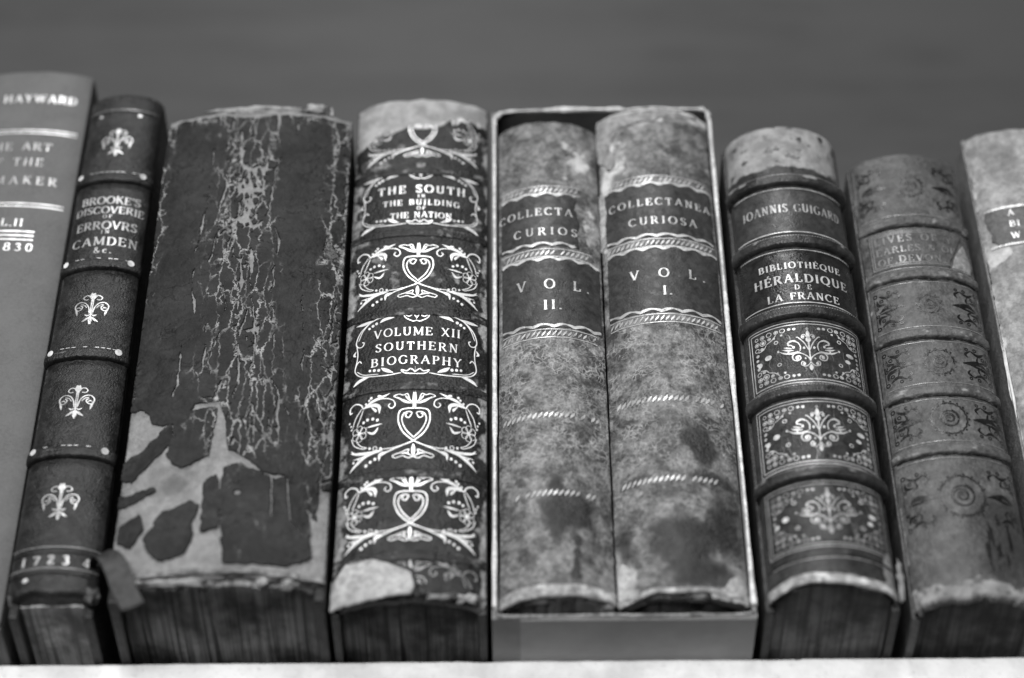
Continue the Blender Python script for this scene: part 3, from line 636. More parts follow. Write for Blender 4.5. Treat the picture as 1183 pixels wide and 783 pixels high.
# ================================================================== BOOK 4: dark leather with gilt heart scrolls
HEART = [
 ('l', 22, [(0, 122), (-2, 160), (3, 205)]),
 ('c', 7, [(6, 145), (24, 165), (36, 196), (60, 190), (84, 196), (112, 186), (84, 172), (50, 150), (10, 143)]), ('l', 11, [(8, 146), (34, 170), (50, 188)]), ('l', 10, [(14, 144), (54, 160), (96, 182)]),
 ('k', 11, [(3, 146), (3, 118)]),
 ('k', 10, [(0, 116), (42, 116), (74, 108), (86, 78), (82, 34), (54, -18), (0, -62)]),
 ('k', 8, [(16, 80), (12, 92), (30, 98), (56, 88), (66, 52), (44, 2), (0, -44)]), ('c', 8, [(16, 80), (26, 66), (42, 70), (46, 84), (34, 90)]),
 ('c', 7, [(0, -62), (48, -80), (110, -94), (178, -96)]), ('b', 14, [(0, -60), (70, -88), (140, -112), (176, -130)]), ('l', 18, [(150, -112), (182, -124), (188, -158)]),
 ('l', 14, [(0, -78), (-2, -110), (2, -148)]), ('c', 7, [(6, -146), (30, -128), (26, -108), (60, -120), (112, -136), (100, -150), (60, -142), (30, -154), (4, -148)]), ('l', 9, [(10, -142), (40, -128), (70, -130)]),
 ('l', 20, [(136, 204), (182, 186), (236, 168), (290, 138)]), ('l', 16, [(176, 192), (196, 196), (204, 192)]),
 ('c', 8, [(286, 140), (226, 172), (158, 178), (116, 164), (106, 138), (124, 122), (142, 136), (132, 150)]),
 ('c', 12, [(284, 138), (300, 164), (334, 176), (364, 160), (364, 132), (350, 136)]),
 ('l', 26, [(284, 138), (234, 150), (196, 138), (192, 100)]), ('l', 16, [(240, 142), (216, 120), (214, 108)]),
 ('c', 8, [(284, 134), (300, 92), (320, 48)]), ('c', 8, [(294, 142), (330, 92), (346, 44)]),
 ('o', 304, 32, 17, 5), ('o', 327, 19, 17, 5), ('o', 327, -8, 17, 5), ('o', 304, -21, 17, 5), ('o', 281, -8, 17, 5), ('o', 281, 19, 17, 5), ('d', 304, 6, 9),
 ('l', 12, [(262, 30), (220, 36), (174, 42)]), ('l', 16, [(262, 8), (222, -6), (196, 24)]),
 ('d', 202, 64, 8), ('d', 228, 74, 9), ('d', 258, 73, 9), ('d', 280, 62, 8), ('d', 240, 190, 8), ('d', 252, 178, 7), ('d', 270, 162, 7), ('d', 366, 78, 6), ('d', 356, 60, 6), ('d', 352, 40, 6),
 ('c', 8, [(352, -10), (332, -52), (282, -80), (258, -78)]), ('c', 7, [(322, -30), (294, -62), (258, -78)]), ('o', 212, -88, 11, 6), ('d', 180, -92, 7), ('d', 242, -84, 7),
 ('l', 20, [(170, -98), (248, -108), (310, -102), (354, -88)]), ('l', 22, [(168, -104), (250, -118), (310, -152), (356, -190)]), ('c', 8, [(180, -106), (270, -122), (336, -128)]), ('l', 12, [(300, -108), (330, -96), (350, -76)]),
 ('d', 210, -146, 8), ('d', 236, -158, 8), ('d', 260, -174, 9), ('d', 306, -130, 7), ('d', 334, -142, 7)]
CART = [
 ('c', 7, [(0, 142), (14, 160), (34, 150), (56, 162), (48, 144), (18, 128), (0, 130)]), ('l', 12, [(0, 132), (0, 162)]),
 ('c', 8, [(58, 160), (120, 166), (200, 146), (252, 106), (272, 60), (262, 36), (242, 34), (234, 50), (244, 56)]), ('c', 6, [(80, 160), (180, 154), (236, 116), (262, 64)]),
 ('l', 18, [(100, 152), (140, 148), (164, 134)]), ('l', 18, [(196, 150), (236, 142), (276, 140)]), ('d', 180, 132, 7), ('d', 196, 124, 7), ('d', 212, 114, 6),
 ('c', 7, [(268, 40), (262, 4), (264, -30), (272, -64)]), ('l', 12, [(270, 20), (280, 4), (270, -6)]),
 ('c', 8, [(240, -46), (252, -34), (268, -52), (268, -84), (230, -112), (130, -122), (60, -116)]), ('c', 6, [(262, -80), (226, -104), (160, -112)]),
 ('l', 20, [(196, -116), (246, -128), (276, -146)]), ('l', 20, [(96, -112), (128, -98), (150, -84)]), ('d', 160, -94, 7), ('d', 180, -92, 7), ('d', 200, -90, 6),
 ('c', 7, [(0, -112), (20, -98), (36, -108), (60, -102), (44, -118), (0, -122)]), ('l', 12, [(0, -120), (0, -88)])]
def clip_lay(p, sp, mat, parent, name, keep, off=.12):
    V = np.concatenate(p.V); k = keep(V[:, 0], V[:, 1])
    p.F = [f for f in p.F if all(k[i] for i in f)]
    u = sorted({i for f in p.F for i in f}); mp = {o: n for n, o in enumerate(u)}
    P3 = sp.P(V[u, 0], V[u, 1], off)
    return mesh(name, P3, [tuple(mp[i] for i in f) for f in p.F], mat, parent, True)
def book_heart():
    b = thing('heart_scroll_book', 'dark leather book with bright gilt heart scrolls lettered THE SOUTH, VOLUME XII', 'book', (-31.9, -9, 0))
    sp = Spine(24.1, 5.4, 2.0, 225.3, .3, (1.2, .9), 41); sp.shoulder = 1.2
    tx = [-30, -23.9, -20.2, -15.9, -5.3, 5.0, 9.9, 15.5, 19.9, 30]; tz = [197, 200.4, 203.6, 206.3, 208.4, 208.3, 211.9, 214.8, 212.7, 211]
    tl = lambda S: np.interp(S, tx, tz)
    def worn(S, Z):
        e = smooth(-1.6, 1.6, Z - tl(S) + 2.5 * fbm(S / 4, Z / 4, 8, 4))
        sd = smooth(.74, 1.0, np.abs(S) / sp.sh + .24 * fbm(S / 5, Z / 9, 9, 4)) * .62
        mid = .50 * smooth(.05, .45, fbm(S / 7, Z / 9, 10, 4)) * (.55 + .45 * smooth(70, 150, Z))
        return np.maximum(np.maximum(e, sd), np.maximum(mid, .4 * smooth(6, 3, Z)))
    sp.dep = lambda S, Z: -.45 * smooth(-.8, .8, Z - tl(S) + 2.5 * fbm(S / 4, Z / 4, 8, 4))
    m = leather('black_goatskin', .007, .022, worn=.25, mott=120, grain=1300, rough=(.35, .55), bump=.6, scuff=.12, seed=1.3)
    sp.build(m, b, worn, roll=3.0, ext=4)
    body(b, sp, leather('goatskin_board', .01, .03, worn=.25, seed=1.4), pages('heart_book_leaves', .07, .21), seed=4, tail=3.4, bulge=.35)
    g = gilt('bright_gilt', .98, .05, .27, 900, .62); gw = gilt('rubbed_gilt', .75, .08, .38, 600)
    for z in (185.6, 155.2, 118.0, 85.2, 49.0, 16.8):
        bo = sp.band(z, m, b, 1.9, .8, worn=lambda S, T: .34 + .25 * fbm(S / 5, T, int(z), 3), wob=.1)
    flat = lambda it: it
    for z, hh in ((135, 28.5), (66.5, 30.5), (33.0, 28.5)):
        p = Pen(); p.draw(HEART, .4 + random.uniform(-.4, .4), z + .3, 21.2 / 362, hh / 400, ws=.043, rot=random.uniform(-.012, .012)); p.lay(sp, g, b, 'heart_scroll')
    p = Pen(); p.draw(HEART, .4, 203.3, 20.5 / 362, 27 / 400, ws=.043)
    clip_lay(p, sp, gw, b, 'heart_scroll', lambda S, Z: (Z < tl(S) + 1.8) | ((S > 12) & (Z < 215)))
    p = Pen(); p.draw(HEART, .4, 1.0, 20.5 / 362, 27 / 400, ws=.043)
    clip_lay(p, sp, gilt('dull_gilt', .4, .05, .45), b, 'heart_scroll', lambda S, Z: (Z > 6) & (S > -5))
    for z, hh in ((170.2, 27.5), (101.6, 28.5)):
        p = Pen(); p.draw(CART, .2, z, 20.8 / 276, hh / 306, ws=.055); p.lay(sp, g if z < 150 else gilt('title_gilt', .85, .08, .28), b, 'scroll_frame')
    p = Pen()
    for t, z, h, wd in (('THE SOUTH', 174.6, 3.7, 31), ('IN', 172.2, 1.5, 2.5), ('THE BUILDING', 168.6, 2.6, 27), ('OF', 166.1, 1.6, 3.0), ('THE NATION', 162.4, 2.7, 21.5)):
        p.text(t, .6, z, h, wd, bold=.17)
    p.lay(sp, gilt('south_letter_gilt', .95, .06, .22, 900, .6), b, 'lettering')
    p = Pen()
    for t, z, h, wd in (('VOLUME XII', 107.2, 3.6, 29), ('SOUTHERN', 100.8, 3.6, 27.5), ('BIOGRAPHY', 94.6, 3.6, 30)): p.text(t, .4, z, h, wd, bold=.155)
    p.lay(sp, g, b, 'lettering')
    # torn patch at the tail showing the lining, its upper edge curling
    pt = [(-26.5, 10.4), (-23.9, 10.4), (-19.6, 15.9), (-13.1, 16.4), (-6.5, 13.8), (0.6, 9.6), (1.9, 5.1), (1.0, 2.2), (-6.1, 1.4), (-14.1, .3), (-19.6, .0), (-26.6, 0)]
    masked_sheet(sp, -27.5, 4, -.5, 19, .4, lambda S, Z: poly_sd(S, Z, pt) + .5 * fbm(S / 2.5, Z / 2.5, 12, 4), .75, leather('pale_lining', .26, .36, worn=.45, mott=200, rough=(.7, .85), scuff=.02, seed=2.), b, 'exposed_lining', lift=lambda S, Z, m: -.3 + .5 * smooth(0, 6, 17 - Z) + .2 * fbm(S / 3, Z / 3, 4, 3))[0]['label'] = 'pale lining where the tail leather is torn away'
    pen = [(-27, 10.8), (-23.9, 11.0), (-19.6, 16.6), (-13.1, 17.2), (-6.5, 14.6), (1.2, 10.2), (2.6, 5.1)]
    masked_sheet(sp, -28, 5, 4, 20, .35, lambda S, Z: .55 + .35 * fbm(S / 2, Z / 2, 14, 3) - seg_dist(S, Z, pen), 1.0, m, b, 'torn_edge', lift=lambda S, Z, mm: .25 * fbm(S / 2, Z / 2, 15, 3))
    frag(b, (17.5, 3.8, 3.2), 2.4, plain('goatskin_scrap', .28, .8, .4, 300, .6), 'lining_scrap', 44, (1.5, .5, .6))
    frag(b, (9.0, 2.4, 2.6), 2.6, plain('goatskin_scrap_dark', .12, .8, .5, 300, .6), 'lining_scrap', 47, (1.8, .4, .35))
book_heart()

# ================================================================== SLIPCASE with two calf volumes
def slipcase():
    b = thing('slipcase', 'open grey card slipcase with worn pale edges holding the two calf volumes', 'slipcase', (33.6, 0, 0))
    m = plain('slipcase_card', .17, .75, .18, 60, .25, .25); im = plain('slipcase_lining', .06, .85, .2, 90)
    X = 40.3; H = 228.5; T = 1.7; D = 156
    under = plain('slipcase_card_under', .27, .75, .12, 40, .2)
    box('side_panel', -X, -X + T, 1.2, D, T + .05, H - T - .05, m, b, .15); box('side_panel', X - T, X, 1.2, D, T + .05, H - T - .05, m, b, .15)
    box('top_panel', -X, X, 1.2, D, H - T, H, im, b, .15); box('bottom_panel', -X, X, 1.2, D, 0, T, plain('slipcase_card_base', .2, .8, .2, 40, .2), b, .15)
    box('card_overlap', -X + 8.6, X - .2, 1.6, 60, -.32, -.02, under, b, .1)
    box('back_panel', -X + T, X - T, D - T, D - .1, T + .05, H - T - .05, im, b, .1)
    # worn cream edges along the opening: soft uneven rolls
    em = leather('slipcase_worn_edge', .48, .66, worn=.75, mott=260, grain=900, rough=(.6, .8), bump=.6, scuff=.15, seed=2.3)
    rc = 4.0
    em2 = leather('slipcase_grimy_edge', .12, .34, worn=.5, mott=170, grain=900, rough=(.6, .8), bump=.6, scuff=.3, seed=2.9)
    def edge(pts, r, name, sd, dark=None):
        P = catmull(pts, 60 if len(pts) < 4 else 30); n = 10; V = []
        t = np.arange(len(P)); cx = np.mean(P[:, 0]); cz = np.mean(P[:, 2])
        for i, q in enumerate(P):
            rr = r * (.95 + .95 * float(fbm(np.array(i * .12), np.array(1.), sd, 4))); 
            jx = .5 * float(fbm(np.array(i * .05), np.array(4.), sd + 5, 3)); jz = .5 * float(fbm(np.array(i * .05), np.array(7.), sd + 6, 3))
            tg = P[min(i + 1, len(P) - 1)] - P[max(i - 1, 0)]; tg /= np.linalg.norm(tg)
            nx = np.array([-tg[2], 0, tg[0]])
            for k in range(n):
                a = 2 * np.pi * k / n; V.append(q + np.array([jx, 0, jz]) * .7 + nx * rr * .8 * math.cos(a) + np.array([0, 1, 0]) * rr * .9 * math.sin(a))
        F = [(i * n + k, i * n + (k + 1) % n, i * n + n + (k + 1) % n, i * n + n + k) for i in range(len(P) - 1) for k in range(n)]
        F += [tuple(range(n)), tuple(range(len(V) - n, len(V)))]
        mesh(name, V, F, em2 if dark else em, b)
    xl = X - .85; zb = .85; zt = H - .85
    edge([(-xl, .9, 4), (-xl, .7, 70), (-xl, .9, 150), (-xl, .9, zt - 9)], 0.85, 'edge_strip', 1)
    edge([(xl, .9, 4), (xl, .7, 70), (xl, .9, 150), (xl, .9, zt - 6)], 0.9, 'edge_strip', 2)
    edge([(-xl, .9, 4), (-xl + .5, .9, 1.6), (-xl + 4, .9, zb), (-10, .8, zb), (10, .9, zb), (xl - 4, .9, zb), (xl - .4, .9, 1.8), (xl, .9, 4)], 0.8, 'edge_strip', 3, True)
    edge([(-xl, .9, zt - 9), (-xl + .8, .9, zt - 4), (-xl + 6, .9, zt - .8), (-8, .8, zt), (12, .9, zt), (xl - 5, .9, zt), (xl - 1, .9, zt - 1.5), (xl, .9, zt - 6)], 0.9, 'edge_strip', 4)
slipcase()

def rope(p, sp, z, s0, s1, hh=1.25, pitch=1.75, miss=.08, sd=1):
    rs = np.random.RandomState(sd)
    for dz in ((hh + .55, -hh - .55) if miss < .1 else ()):
        p.strip(np.stack([np.linspace(s0, s1, 40), np.full(40, z + dz)], 1), .38)
    for q in np.arange(s0, s1 - 1, pitch):
        if rs.rand() < miss: continue
        p.line([(q, z - hh), (q + .55, z - .3), (q + 1.0, z + .3), (q + 1.5, z + hh)], .75 if miss < .1 else 1.0, 'l', 4)
def scallop(p, z, s0, s1, sgn, amp=1.1, pitch=7.0, ph=0.0):
    s = np.linspace(s0, s1, 90)
    p.strip(np.stack([s, z + sgn * amp * np.abs(np.sin((s - s0) / pitch * np.pi + ph))], 1), .55 + .75 * np.abs(np.sin((s - s0) / pitch * np.pi + ph + 1.2)))
def volume(name, label, cx, a, sag, zt, ropes, labs, texts, worn, stain, seed, tears, lab_right=None, ftear=None):
    b = thing(name, label, 'book', (cx, -8.2, 1.75), 'calf volumes in the slipcase')
    o = 1.75
    sp = Spine(a, sag, 1.2 if a > 19 else .5, zt - o, .4, (1.2, 1.0), seed); sp.shoulder = .3
    W = lambda f: (lambda S, Z: f(S, Z + o))
    m = leather(name + '_calf', .046, .185, worn=.40, stain=.012, mott=130, grain=1200, rough=(.45, .65), bump=.5, scuff=.10, vein=.6, fine=(.55, 1.4), seed=seed * .37, lo=.39, hi=.60, pit=.45)
    sp.build(m, b, W(worn), W(stain), {'vein': lambda S, Z: (.25 + .75 * smooth(48, 60, Z) * smooth(122, 108, Z)) * (.5 + .7 * fbm(S / 9, Z / 9, seed, 3) + .3)}, roll=2.6, ext=1.6)
    body(b, sp, leather(name + '_board', .05, .1, worn=.3, seed=seed * .5), pages(name + '_leaves', .2, .35), seed=seed, T=2.0, zt=zt - o - .8, tail=2.4 if a > 19 else .9, D=150, inset=2.6 if a > 19 else 1.4)
    dark = leather(name + '_label_leather', .026, .042, worn=.15, mott=90, rough=(.35, .55), bump=.2, scuff=.06, seed=seed * .9)
    g = gilt(name + '_gilt', .62, .14, .40, 800); gl = gilt(name + '_letter_gilt', .62, .06, .34, 900)
    for i, (z0, z1, s0, s1, tear) in enumerate(labs):
        def ML(S, Z, z0=z0 - o, z1=z1 - o, s0=s0, s1=s1, tear=tear):
            mm_ = np.minimum(np.minimum(S - s0, s1 - S), np.minimum(Z - z0, z1 - Z)) + .15 * fbm(S / 2, Z / 2, 6, 3)
            if tear is not None:
                tz = [q[1] - o for q in tear][::-1]; ts = [q[0] for q in tear][::-1]
                mm_ = np.minimum(mm_, np.interp(Z, tz, ts) - S + .9 * fbm(S / 2, Z / 2, 16, 4))
            return mm_
        lab = masked_sheet(sp, s0 - 1, s1 + 1, z0 - o - 1, z1 - o + 1, .45, ML, .3, dark, b, 'title_label')[0]
        e1 = s1 if tear is None else 9.2
        p = Pen(); scallop(p, z1 - o - .2, s0 + .2, e1, 1, ph=.4); p.lay(sp, g, lab, 'gilt_edge', .36)
        p = Pen(); scallop(p, z0 - o + .2, s0 + .2, e1 - .4, 1, ph=1.3); p.lay(sp, g, lab, 'gilt_edge', .36)
        p = Pen()
        for t, z, h, wd, sx in texts[i]: p.text(t, sx, z - o, h, wd, bold=.17)
        p.lay(sp, gl, lab, 'lettering', .44)
    for k, (z, s0, s1, ms) in enumerate(ropes):
        p = Pen(); rope(p, sp, z - o, s0, s1, miss=ms, sd=seed + k); p.lay(sp, g, b, 'rope_band', .16)
    return b, sp, m
tearline = [(10.1, 176), (9.0, 167), (10.6, 161), (9.6, 155.5), (10.0, 147)]
def w2(S, Z):
    v = blob(S, Z, (11.5, 192), (7, 13), .5, 3) + blob(S, Z, (14.5, 160), (4.5, 12), .55, 4) + .35 * smooth(.85, 1.05, np.abs(S) / 20) + .5 * smooth(8, 4, Z + 2 * fbm(S / 4, Z / 4, 3, 3)) + .25 * blob(S, Z, (-8, 24), (8, 9), 1, 6)
    return v + .22 * smooth(.1, .5, fbm(S / 6, Z / 8, 7, 4))
def s2(S, Z):
    v = blob(S, Z, (3.2, 34.5), (6.4, 9.0), 1.5, 13, .7) + blob(S, Z, (6.6, 23), (.9, 1.6), 1.4, 1) + blob(S, Z, (6.4, 18.5), (.9, 1.6), 1.3, 2) + blob(S, Z, (6.0, 14), (.9, 1.8), 1.3, 3) + blob(S, Z, (5.6, 10.5), (1.4, 2.0), 1.5, 4)
    v += blob(S, Z, (11, 16), (6, 14), .42, 5, .9) + blob(S, Z, (-12, 190), (8, 16), .4, 6, .9) + blob(S, Z, (10, 74), (7, 9), .38, 7, .9) + blob(S, Z, (-15, 30), (5, 18), .4, 8, .9) + .25 * smooth(10, 5, Z)
    v += .5 * blob(S, Z, (0, 44), (2, 4), 1, 11)
    return v
V2 = volume('calf_volume', 'calf volume lettered VOL. II with torn title label inside the slipcase', 13.3, 17.8, 6.6, 213.2,
    [(176.3, -17.5, 11, .05), (145.5, -17.5, 15, .05), (108.5, -17.5, 16, .08), (73, -17.5, 16, .14), (41.2, -13, 14, .16)],
    [(148.8, 173.6, -17.6, 12.0, tearline), (111.2, 142.2, -17.6, 18.0, None)],
    [[('COLLECTA', 163.4, 3.5, 26.5, -5.2), ('CURIOS', 153.8, 3.6, 22, -1.5)], [('V O L.', 128.6, 4.3, 25, .8), ('II.', 119.0, 4.4, 6.2, .4)]],
    w2, s2, 61, None)
def w1(S, Z):
    v = .9 * smooth(206.5, 212, Z - 4.5 * smooth(-6, 6, S) + 4 * fbm(S / 4, Z / 4, 3, 4)) + .55 * blob(S, Z, (-15, 195), (5, 16), 1, 4) + blob(S, Z, (-19, 10), (3.6, 11), 1.0, 6, .3) + blob(S, Z, (17.5, 7), (5.5, 8.5), 1.0, 7, .4)
    v += .45 * smooth(6.5, 4, Z + 1.5 * fbm(S / 4, Z / 4, 3, 3)) + .22 * smooth(.1, .5, fbm(S / 6, Z / 8, 17, 4)) + blob(S, Z, (-19.5, 165), (2.2, 22), .6, 8) + blob(S, Z, (6, 66), (1.5, 2.5), .6, 9) + blob(S, Z, (-12, 42), (2, 2.4), .5, 10)
    return v
def s1(S, Z):
    v = blob(S, Z, (-3, 67), (8, 10), .6, 21, .7) + blob(S, Z, (9.5, 60), (5.5, 8), 1.15, 22, .6) + blob(S, Z, (1, 23), (8, 8), 1.15, 23, .6) + blob(S, Z, (15, 30), (6, 12), .95, 24, .6) + blob(S, Z, (8, 10), (11, 4.5), 1.0, 25, .6) + blob(S, Z, (13, 48), (5, 2), .7, 26, .6)
    v += blob(S, Z, (15, 195), (4, 16), .5, 27, .8) + blob(S, Z, (-18.5, 22), (2.4, 9), .6, 28) + .28 * smooth(60, 20, Z)
    return v
V1 = volume('calf_volume', 'broader calf volume lettered VOL. I with ragged pale head inside the slipcase', 51.5, 20.2, 7.2, 219.6,
    [(181.2, -17, 19, .05), (150.2, -19.5, 20, .03), (114.8, -19.5, 20, .05), (79.8, -18.5, 18, .14), (46.6, -18, 13, .13)],
    [(152.8, 178.6, -19.6, 20.0, None), (117.5, 147.2, -19.6, 20.6, None)],
    [[('COLLECTANEA', 168.2, 3.4, 37, .6), ('CURIOSA', 158.9, 3.6, 24, 1.2)], [('V O L.', 133.4, 4.2, 26, 1.6), ('I.', 125.0, 4.2, 3.2, 1.0)]],
    w1, s1, 67, None)
def vol_extras():
    b, sp, m = V1
    pale = leather('torn_calf', .22, .34, worn=.42, mott=200, rough=(.6, .8), bump=.7, seed=4.)
    pt = [(-23, 214), (-22.5, 196), (-17.0, 188), (-14.6, 190), (-16.4, 197), (-16, 204), (-11, 207.5), (-3, 208.6), (6, 212.0), (16, 213.4), (16, 216.5), (-23, 217)]
    masked_sheet(sp, -24, 20, 180, 217, .45, lambda S, Z: poly_sd(S, Z, [(a_, b_ + .6) for a_, b_ in pt]) + 1.2 * fbm(S / 3, Z / 3, 5, 4), .9, leather('ragged_head_calf', .15, .27, worn=.4, mott=220, grain=1000, rough=(.55, .75), bump=.6, seed=5.), b, 'torn_head', lift=lambda S, Z, mm: .9 * fbm(S / 4, Z / 4, 6, 3) - 2.6 * smooth(214, 218, Z))
    lv = [(-22, 178), (-19.8, 178), (-19.2, 168), (-19.6, 160), (-20.2, 152), (-22, 150)]
    masked_sheet(sp, -22.5, -17, 148, 180, .4, lambda S, Z: poly_sd(S, Z, lv) + .7 * fbm(S / 2, Z / 3, 9, 4), .9, pale, b, 'loose_joint_leather')
    b2, sp2, m2 = V2
    for (bb, spp, z, s0, s1_) in ((b, sp, 2.0, -20, 20), (b2, sp2, 2.6, -17, 17)):
        spp.band(z, leather('tail_turn_in', .14, .32, worn=.45, mott=300, seed=z), bb, 1.1 if bb is b else 2.4, 1.0, worn=lambda S, T: .3 + .5 * fbm(S / 4, T, 5, 3), name='tail_cap', wob=1.6)
    tq = [(-21.5, -.5), (-21.5, 13), (-19, 15.5), (-17.6, 13.8), (-16.6, 5), (-15.8, 0)]
    masked_sheet(sp, -21.4, -13, -.5, 18, .4, lambda S, Z: poly_sd(S, Z, tq) + .8 * fbm(S / 2.5, Z / 2.5, 19, 4), .5, leather('pale_torn_tail', .3, .42, worn=.6, mott=250, rough=(.6, .8), bump=.6, seed=8.), b, 'torn_tail')
    tr = [(8, 1.5), (13, 4), (15.5, 8.5), (18, 10.5), (20.5, 9), (21.2, 0), (9, -.5)]
    masked_sheet(sp, 6, 21, -.5, 13, .4, lambda S, Z: poly_sd(S, Z, tr) + .8 * fbm(S / 2.5, Z / 2.5, 29, 4), .3, leather('pale_worn_corner', .24, .4, worn=.55, mott=250, rough=(.6, .8), bump=.6, seed=8.8), b, 'worn_corner')
vol_extras()

# ================================================================== BOOK 6: gilt panelled book
PANEL_FLEURON = [
 ('l', 26, [(0, 100), (0, 125), (0, 150)]), ('o', 0, 160, 7, 5), ('c', 7, [(0, 70), (8, 100), (26, 122), (44, 116), (44, 98), (28, 96)]), ('d', 34, 108, 8), ('l', 18, [(0, 66), (10, 84), (6, 102)]),
 ('c', 9, [(4, 14), (30, 62), (70, 102), (86, 106)]), ('c', 7, [(-4, -60), (-2, 0), (-4, 80)]),
 ('l', 17, [(70, 66), (110, 84), (146, 72), (142, 50)]), ('c', 9, [(66, 12), (62, 44), (80, 72), (110, 80)]),
 ('l', 16, [(66, 10), (120, 0), (170, 4), (214, 24)]), ('l', 15, [(110, 18), (150, 22), (192, 32)]), ('l', 13, [(118, 30), (150, 38), (180, 46)]), ('l', 11, [(112, 46), (132, 56), (156, 58)]), ('d', 222, 28, 8), ('d', 128, -4, 6), ('d', 110, 40, 9), ('d', 150, 10, 7), ('d', 36, 30, 9),
 ('c', 11, [(-4, -56), (20, -28), (60, -6), (100, -2), (124, -22), (116, -48), (88, -54), (68, -40), (76, -22), (94, -24)]), ('d', 92, -34, 13),
 ('c', 8, [(0, -64), (10, -80), (34, -94), (64, -86), (64, -66), (46, -62)]), ('d', 46, -78, 11), ('d', 34, -42, 6), ('l', 22, [(0, -80), (2, -104), (0, -124)]), ('c', 6, [(4, -104), (22, -98)])]
def corner(p, x, z, sx, sz, k=1.0):
    for dx, dz, r, f in ((1.6, 1.5, .7, 0), (3.6, 1.6, .9, 1), (1.6, 3.6, .95, 1), (5.9, 1.5, 1.05, 0), (3.7, 3.8, 1.3, 1), (1.5, 5.8, .9, 0), (8.2, 1.5, .75, 1), (5.9, 3.3, .6, 1), (1.5, 8.0, .6, 1), (10.2, 1.4, 1.0, 0), (12.3, 1.3, .5, 1), (3.2, 6.0, .6, 1), (9.8, 3.1, .35, 1), (7.4, 3.6, .35, 1), (13.8, 1.4, .5, 1), (1.3, 9.8, .5, 1)):
        X, Z = x + sx * dx * k, z + sz * dz * k
        p.ring(X, Z, r * .85, .26, n=12)
        if f: p.dot(X, Z, r * .5)
    p.line([(x + sx * 5.2, z + sz * 5.4), (x + sx * 7.2, z + sz * 4.4), (x + sx * 8.8, z + sz * 2.6)], .3); p.line([(x + sx * 2, z + sz * 7.4), (x + sx * 4.0, z + sz * 7.0), (x + sx * 5.2, z + sz * 5.4)], .3)
